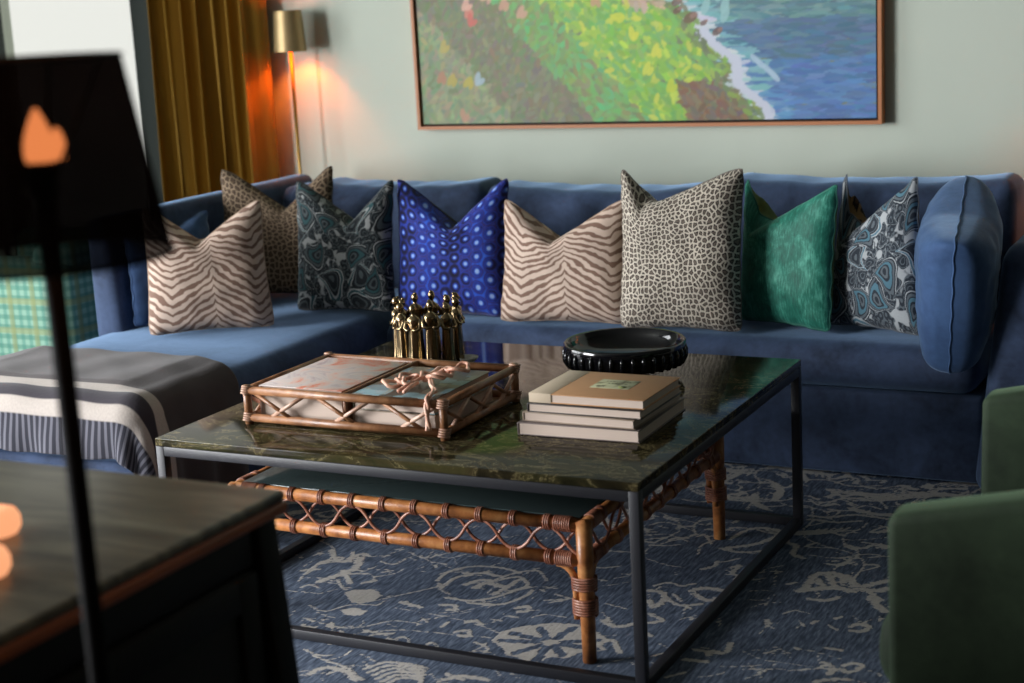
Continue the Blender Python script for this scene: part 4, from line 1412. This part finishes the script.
# ------------------------------------------------------------------ ring of brass figures
def make_figures():
    cx, cy, R = -2.088, 3.590, .080
    root = thing('brass_figure_ring', 'polished brass sculpture of standing figures linked in a ring behind the rattan tray', 'sculpture', (cx, cy, TZ+.001))
    MB().lathe([(.066, 0), (.070, .002), (.070, .005), (.066, .007), (.03, .007)], (cx, cy, TZ+.001), 40).build('base_plate', M['brass_dark'], root)
    N = 11
    proto = None
    for k in range(N):
        if proto is None:
            H = .163
            mb = MB()
            # long fluted robe, one continuous lathe with folds
            prof = [(.0165, 0), (.017, .01), (.0158, .03), (.0148, .06), (.0138, .085), (.0128, .1), (.0135, .110), (.0165, .122), (.0150, .131), (.0075, .1365), (.0052, .140), (.0055, .1435), (.0088, .148), (.0102, .154), (.0092, .161), (.0050, .1665), (.0008, .168)]
            n = 26; vs = []; fs = []
            for (r_, z_) in prof:
                for q in range(n):
                    a = 2*PI*q/n
                    fold = 1+(.13*math.sin(a*7+1) if z_ < .1 else 0)*(1-z_/.12)
                    sx, sy = (1.12, .85) if z_ < .137 else (.92, 1.0)
                    vs.append((r_*fold*sx*math.cos(a), r_*fold*sy*math.sin(a), z_))
            for i in range(len(prof)-1):
                for q in range(n):
                    fs.append((i*n+q, i*n+(q+1) % n, (i+1)*n+(q+1) % n, (i+1)*n+q))
            fs.append(tuple(range(n-1, -1, -1)))
            mb.add(vs, fs)
            # arms folding forward to the neighbours, nose and hair knot
            for s in (-1, 1):
                mb.tube([(s*.013, 0, .127), (s*.0205, -.003, .116), (s*.021, -.010, .104), (s*.012, -.0155, .100), (s*.003, -.0165, .103)], [.0052, .0056, .005, .0042, .003], 8)
            mb.tube([(0, -.0095, .156), (0, -.0125, .1525)], [.0016, .0022], 6)
            mb.lathe([(.001, 0), (.0045, .002), (.0048, .005), (.001, .008)], (0, .0055, .162), 10)
            proto = mb
        a = 2*PI*(k+.35)/N
        ob_scale = 1+.04*math.sin(k*2.3)
        t = MB()
        c, s = math.cos(a+PI/2), math.sin(a+PI/2)
        V = np.array(proto.v)*[1, 1, ob_scale]
        X = V[:, 0]*c-V[:, 1]*s; Y = V[:, 0]*s+V[:, 1]*c
        # the head/face (local -y) looks outward
        V2 = np.stack([cx+R*math.cos(a)+X, cy+R*math.sin(a)+Y, TZ+.0065+V[:, 2]], -1)
        t.add(V2, proto.f)
        t.build('standing_figure', M['brass_dark'], root)
    return root
make_figures()
def small_dish():
    c = (-1.988, 3.615, TZ+.001)
    root_mb = MB().lathe([(.014, 0), (.018, .001), (.024, .008), (.027, .014), (.0282, .0137), (.025, .0072), (.018, .003), (.001, .0026)], c, 36, capt=False)
    o = root_mb.build('small_dish', M['white_china'], origin=c)
    tag(o, 'small white china dish peeking out behind the ring of brass figures', 'dish')
small_dish()

# ------------------------------------------------------------------ black bowl
def make_bowl():
    c = (-1.537, 3.607, TZ+.001)
    root = thing('black_bowl', 'wide black glazed bowl with fluted sides behind the stack of books', 'bowl', c)
    n = 144
    prof = [(.050, 0), (.060, .002), (.062, .010), (.075, .016), (.128, .022), (.144, .027), (.150, .040), (.1505, .066), (.1525, .079), (.149, .083), (.144, .080), (.139, .066), (.130, .050), (.10, .036), (.05, .028), (.001, .026)]
    mb = MB().lathe(prof, c, n, capt=False)
    mb.build('bowl_body', M['black_gloss'], root)
    for k in range(36):
        fl = MB()
        a = 2*PI*k/36
        ca, sa = math.cos(a), math.sin(a)
        pts = [(c[0]+r_*ca, c[1]+r_*sa, c[2]+z_) for r_, z_ in ((.136, .0245), (.1445, .0275), (.1505, .040), (.1515, .058), (.150, .068))]
        fl.tube(pts, [.003, .005, .0058, .0055, .002], 8)
        fl.build('flute', M['black_gloss'], root)
make_bowl()

# ------------------------------------------------------------------ green armchair, right
def make_armchair():
    G = M['green_velvet']
    x0 = -.575
    root = thing('green_armchair', 'sage green velvet armchair with sloping arms at the right edge facing the coffee table', 'armchair', (-.1, 2.8, RZ))
    def arm(y0, y1, nm):
        def f(V):
            V = V.copy(); t = np.clip((V[:, 2]-.3)/.3, 0, 1)
            V[:, 2] += t*np.clip(V[:, 0]-x0, 0, 1)*.24
            return V
        MB().rbox((x0, y0, .10), (.22, y1, .576), .018, 4, (8, 2, 6), fn=wr(3, .002, 2.2, f)).build(nm, G, root)
        if nm == 'skip': MB().tube([(x0+.012, y0+.012, .11), (x0+.008, y0+.008, .35), (x0+.012, y0+.012, .585), (x0+.05, y0+.008, .597), (.2, y0+.008, .768)], .004, 8).build('piping', G, root)
    arm(2.336, 2.415, 'arm')
    arm(3.09, 3.17, 'arm')
    MB().rbox((x0+.02, 2.417, .12), (.2, 3.088, .27), .03, 4, (6, 6, 2), fn=wr(8, .002)).build('seat_base', G, root)
    lo, hi = (-.618, 2.420, .235), (.12, 3.085, .385)
    MB().rbox(lo, hi, .06, 5, (12, 10, 2), fn=wr(9, .005, 3)).build('seat_cushion', G, root)
    def bk(V):
        V = V.copy(); V[:, 0] += (V[:, 2]-.3)*.22; return V
    MB().rbox((.10, 2.40, .12), (.26, 3.16, .86), .05, 5, (2, 8, 8), fn=wr(10, .003, 2, bk)).build('backrest', G, root)
    MB().rbox((.0, 2.475, .40), (.13, 3.085, .80), .055, 5, (2, 8, 8), fn=wr(12, .006, 3, bk)).build('back_cushion', G, root)
    for x in (x0+.05, .24):
        for y in (2.39, 3.17):
            MB().tube([(x, y, RZ+.001), (x, y, .11)], [.014, .022], 12).build('leg', M['black_wood'], root)
make_armchair()

# ------------------------------------------------------------------ plaid armchair beyond the chaise
def make_plaid_chair():
    P = M['plaid']
    root = thing('plaid_armchair', 'green plaid upholstered armchair on the window side of the chaise', 'armchair', (-4.0, 4.25, 0))
    zb = .02
    def arm(y0, y1):
        MB().rbox((-4.42, y0, .11), (-3.60, y1, .625), .05, 5, (6, 2, 5), fn=wr(21, .002)).build('arm', P, root)
    arm(3.90, 4.03); arm(4.52, 4.65)
    MB().rbox((-4.40, 4.03, .12), (-3.62, 4.52, .31), .02, 3).build('seat_base', P, root)
    MB().rbox((-4.45, 4.035, .31), (-3.78, 4.515, .45), .05, 5, (6, 6, 2), fn=wr(22, .004)).build('seat_cushion', P, root)
    MB().rbox((-3.78, 3.92, .12), (-3.60, 4.63, .68), .06, 5, (2, 6, 6), fn=wr(23, .003)).build('backrest', P, root)
    for x in (-4.37, -3.66):
        for y in (3.96, 4.59):
            MB().tube([(x, y, .001 if x < -4.0 else RZ+.001), (x, y, .12)], [.012, .02], 10).build('leg', M['black_wood'], root)
make_plaid_chair()

# ------------------------------------------------------------------ dark console in the foreground
def make_console():
    X0, X1, Y0, Y1, Z = -2.55, -1.33, .72, 1.845, .70
    root = thing('dark_cabinet', 'low black wooden cabinet with polished top in the left foreground', 'cabinet', ((X0+X1)/2, (Y0+Y1)/2, 0))
    MB().rbox((X0, Y0, Z-.016), (X1, Y1, Z), .005, 2).build('cabinet_top', M['dark_top'], root)
    MB().rbox((X0-.002, Y0-.002, Z-.034), (X1+.002, Y1+.002, Z-.0165), .004, 2).build('edge_moulding', M['mahogany'], root)
    for x in (X0+.012, X1-.057):
        for y in (Y0+.012, Y1-.057):
            sgx = 1 if x > -2 else -1
            MB().rbox((x, y, .001), (x+.045, y+.045, Z-.035), .003, 1, (1, 1, 6), fn=lambda V, sgx=sgx: V+np.stack([sgx*.05*np.clip(1-V[:, 2]/.66, 0, 1)**1.0, 0*V[:, 0], 0*V[:, 0]], -1)).build('leg', M['black_wood'], root)
    MB().rbox((X0+.03, Y0+.03, .12), (X1-.03, Y1-.03, Z-.036), .003, 1).build('body', M['black_wood'], root)
    for y0, y1 in ((Y0+.07, (Y0+Y1)/2-.004), ((Y0+Y1)/2+.004, Y1-.07)):
        d = MB().rbox((X1-.0295, y0, .15), (X1-.016, y1, Z-.10), .003, 1).build('door', M['black_wood'], root)
        fr = MB()
        fr.rbox((X1-.0158, y0+.002, .152), (X1-.009, y0+.045, Z-.102), .002, 1); fr.rbox((X1-.0158, y1-.045, .152), (X1-.009, y1-.002, Z-.102), .002, 1)
        fr.rbox((X1-.0158, y0+.045, .152), (X1-.009, y1-.045, .20), .002, 1); fr.rbox((X1-.0158, y0+.045, Z-.15), (X1-.009, y1-.045, Z-.102), .002, 1)
        fr.build('door_frame', M['black_wood'], d)
    MB().rbox((X1-.0295, Y0+.07, Z-.094), (X1-.016, Y1-.07, Z-.04), .003, 1).build('drawer_front', M['black_wood'], root)
make_console()

def make_candle(x, y, label):
    root = thing('glowing_candle', label, 'candle', (x, y, .7005), 'glowing candles on the dark cabinet', local=True)
    MB().lathe([(.020, 0), (.030, .003), (.035, .012), (.035, .024), (.030, .034), (.020, .038), (.004, .037)], (0, 0, 0), 28).build('wax_body', M['wax'], root)
    MB().tube([(0, 0, .036), (.001, 0, .044)], .001, 6).build('wick', M['black_metal'], root)
    return root
make_candle(-1.600, 1.545, 'peach glowing candle on the dark cabinet, the farther one from the camera')
make_candle(-1.492, 1.412, 'peach glowing candle on the dark cabinet, the nearer one to the camera')

# ------------------------------------------------------------------ lamps
def make_near_lamp():
    x, y = -1.142, 1.222
    root = thing('floor_lamp', 'slim black floor lamp with a tapered dark shade in the left foreground', 'floor lamp', (x, y, 0))
    MB().lathe([(.085, 0), (.09, .004), (.09, .012), (.084, .018), (.015, .022), (.008, .03)], (x, y, .001), 40).build('base', M['black_metal'], root)
    MB().tube([(x, y, .02), (x, y, 1.215)], .0108, 14).build('pole', M['black_metal'], root)
    zb, zt, rb, rt = 1.150, 1.348, .121, .088
    sh = MB().lathe([(rb, 0), (rt, zt-zb)], (x, y, zb), 64, capb=False, capt=False).build('lamp_shade', M['shade_weave'], root)
    MB().ring((x, y, zb), (0, 0, 1), rb, .0022, 64, 6).build('lower_ring', M['black_metal'], sh)
    rg = MB().ring((x, y, zt), (0, 0, 1), rt, .0022, 64, 6)
    for k in range(3):
        a = 2*PI*k/3
        rg.tube([(x, y, 1.205), (x+rt*.99*math.cos(a), y+rt*.99*math.sin(a), zt-.004)], .0016, 6)
    rg.build('shade_frame', M['black_metal'], sh)
    MB().lathe([(.011, 0), (.014, .004), (.014, .03), (.011, .034)], (x, y, 1.212), 20).build('socket', M['black_metal'], root)
    bl = MB()
    bl.lathe([(.0145, 0), (.016, .008), (.015, .02), (.011, .034), (.006, .045), (.003, .051), (.0005, .053)], (x, y, 1.247), 20)
    bl.lathe([(.006, 0), (.008, .008), (.0075, .018), (.005, .027), (.001, .032)], (x+.013, y+.012, 1.248), 16)
    bl.build('bulb', M['bulb'], root)
make_near_lamp()

def make_brass_lamp(x, y, label, group=None):
    root = thing('floor_lamp', label, 'floor lamp', (x, y, 0), group, local=True)
    MB().lathe([(.082, 0), (.086, .004), (.086, .010), (.08, .015), (.012, .02), (.006, .03)], (0, 0, .001), 36).build('base', M['brass'], root)
    MB().tube([(0, 0, .02), (0, 0, .6), (0, 0, 1.232)], [.0055, .005, .0085], 12).build('pole', M['brass'], root)
    prof = [(.062, 0), (.052, .15)]
    sh = MB()
    n = 48
    sh.lathe(prof, (0, 0, 1.222), n, capb=False, capt=False)
    sh.lathe([(.0505, .15), (.0605, 0)], (0, 0, 1.222), n, capb=False, capt=False)
    shade = sh.build('lamp_shade', M['brass_shade'], root)
    for rz_, rr_ in ((1.222, .0613), (1.372, .0513)): MB().ring((0, 0, rz_), (0, 0, 1), rr_, .0012, 48, 6).build('shade_rim', M['brass'], shade)
    MB().lathe([(.009, 0), (.012, .003), (.012, .03), (.008, .034)], (0, 0, 1.232), 16).build('socket', M['brass'], root)
    MB().lathe([(.006, 0), (.014, .012), (.017, .026), (.013, .040), (.001, .046)], (0, 0, 1.262), 16).build('bulb', M['bulb_small'], root)
    return root
M['brass_shade'] = plain('brushed brass shade', rgb(170, 146, 104), .45, .1, 20, metal=.6)
LAMP1 = (-3.505, 5.135)
l1 = make_brass_lamp(*LAMP1, 'slender brass floor lamp with a small lit metal shade in the corner beside the curtain')
LAMP2 = (-.52, 5.145)
l2 = copy_tree(l1); l2.location = (LAMP2[0], LAMP2[1], 0)
l2['label'] = 'slender brass floor lamp standing against the back wall behind the right arm of the sofa'

def point(name, loc, power, col, rad):
    L = bpy.data.lights.new(name, 'POINT'); L.energy = power; L.color = col; L.shadow_soft_size = rad
    o = bpy.data.objects.new(name, L); COL.objects.link(o); o.location = loc; return o
point('lamp_glow_near', (-1.142, 1.222, 1.31), 1.2, (1.0, .42, .15), .015)

def area(name, loc, rot, sx, sy, power, col):
    L = bpy.data.lights.new(name, 'AREA'); L.shape = 'RECTANGLE'; L.size = sx; L.size_y = sy; L.energy = power; L.color = col
    o = bpy.data.objects.new(name, L); COL.objects.link(o); o.location = loc; o.rotation_euler = rot; return o
# daylight just outside each window
area('daylight_window_a', (XL-.22, (WIN_L[0][0]+WIN_L[0][1])/2, (WZ0+WZ1)/2), (0, -PI/2, 0), WZ1-WZ0, WIN_L[0][1]-WIN_L[0][0], 720, (.95, .97, 1.0))
area('daylight_window_b', (XL-.22, (WIN_L[1][0]+WIN_L[1][1])/2, (WZ0+WZ1)/2), (0, -PI/2, 0), WZ1-WZ0, WIN_L[1][1]-WIN_L[1][0], 105, (.93, .97, 1.0))

w = bpy.data.worlds.new('overcast sky'); SC.world = w; w.use_nodes = True
bg = w.node_tree.nodes['Background']
bg.inputs[0].default_value = (.93, .94, .88, 1); bg.inputs[1].default_value = 1.0

# ------------------------------------------------------------------ camera
cam = bpy.data.cameras.new('camera')
cam.sensor_width = 36; cam.sensor_fit = 'HORIZONTAL'; cam.lens = F_PX/1024*36
co = bpy.data.objects.new('camera', cam); COL.objects.link(co)
f, r, u = cam_axes()
mw = Matrix.Identity(4)
for i in range(3):
    mw[i][0] = r[i]; mw[i][1] = u[i]; mw[i][2] = -f[i]
mw[2][3] = CAM_H
co.matrix_world = mw
cam.clip_start = .05
cam.dof.use_dof = True; cam.dof.focus_distance = 3.9; cam.dof.aperture_fstop = 3.1
SC.camera = co
for o in list(bpy.data.objects):
    if '_w' in o.keys(): del o['_w']
vs = SC.view_settings
vs.view_transform = 'Standard'; vs.look = 'None'; vs.gamma = 1; vs.exposure = 0; vs.use_curve_mapping = False
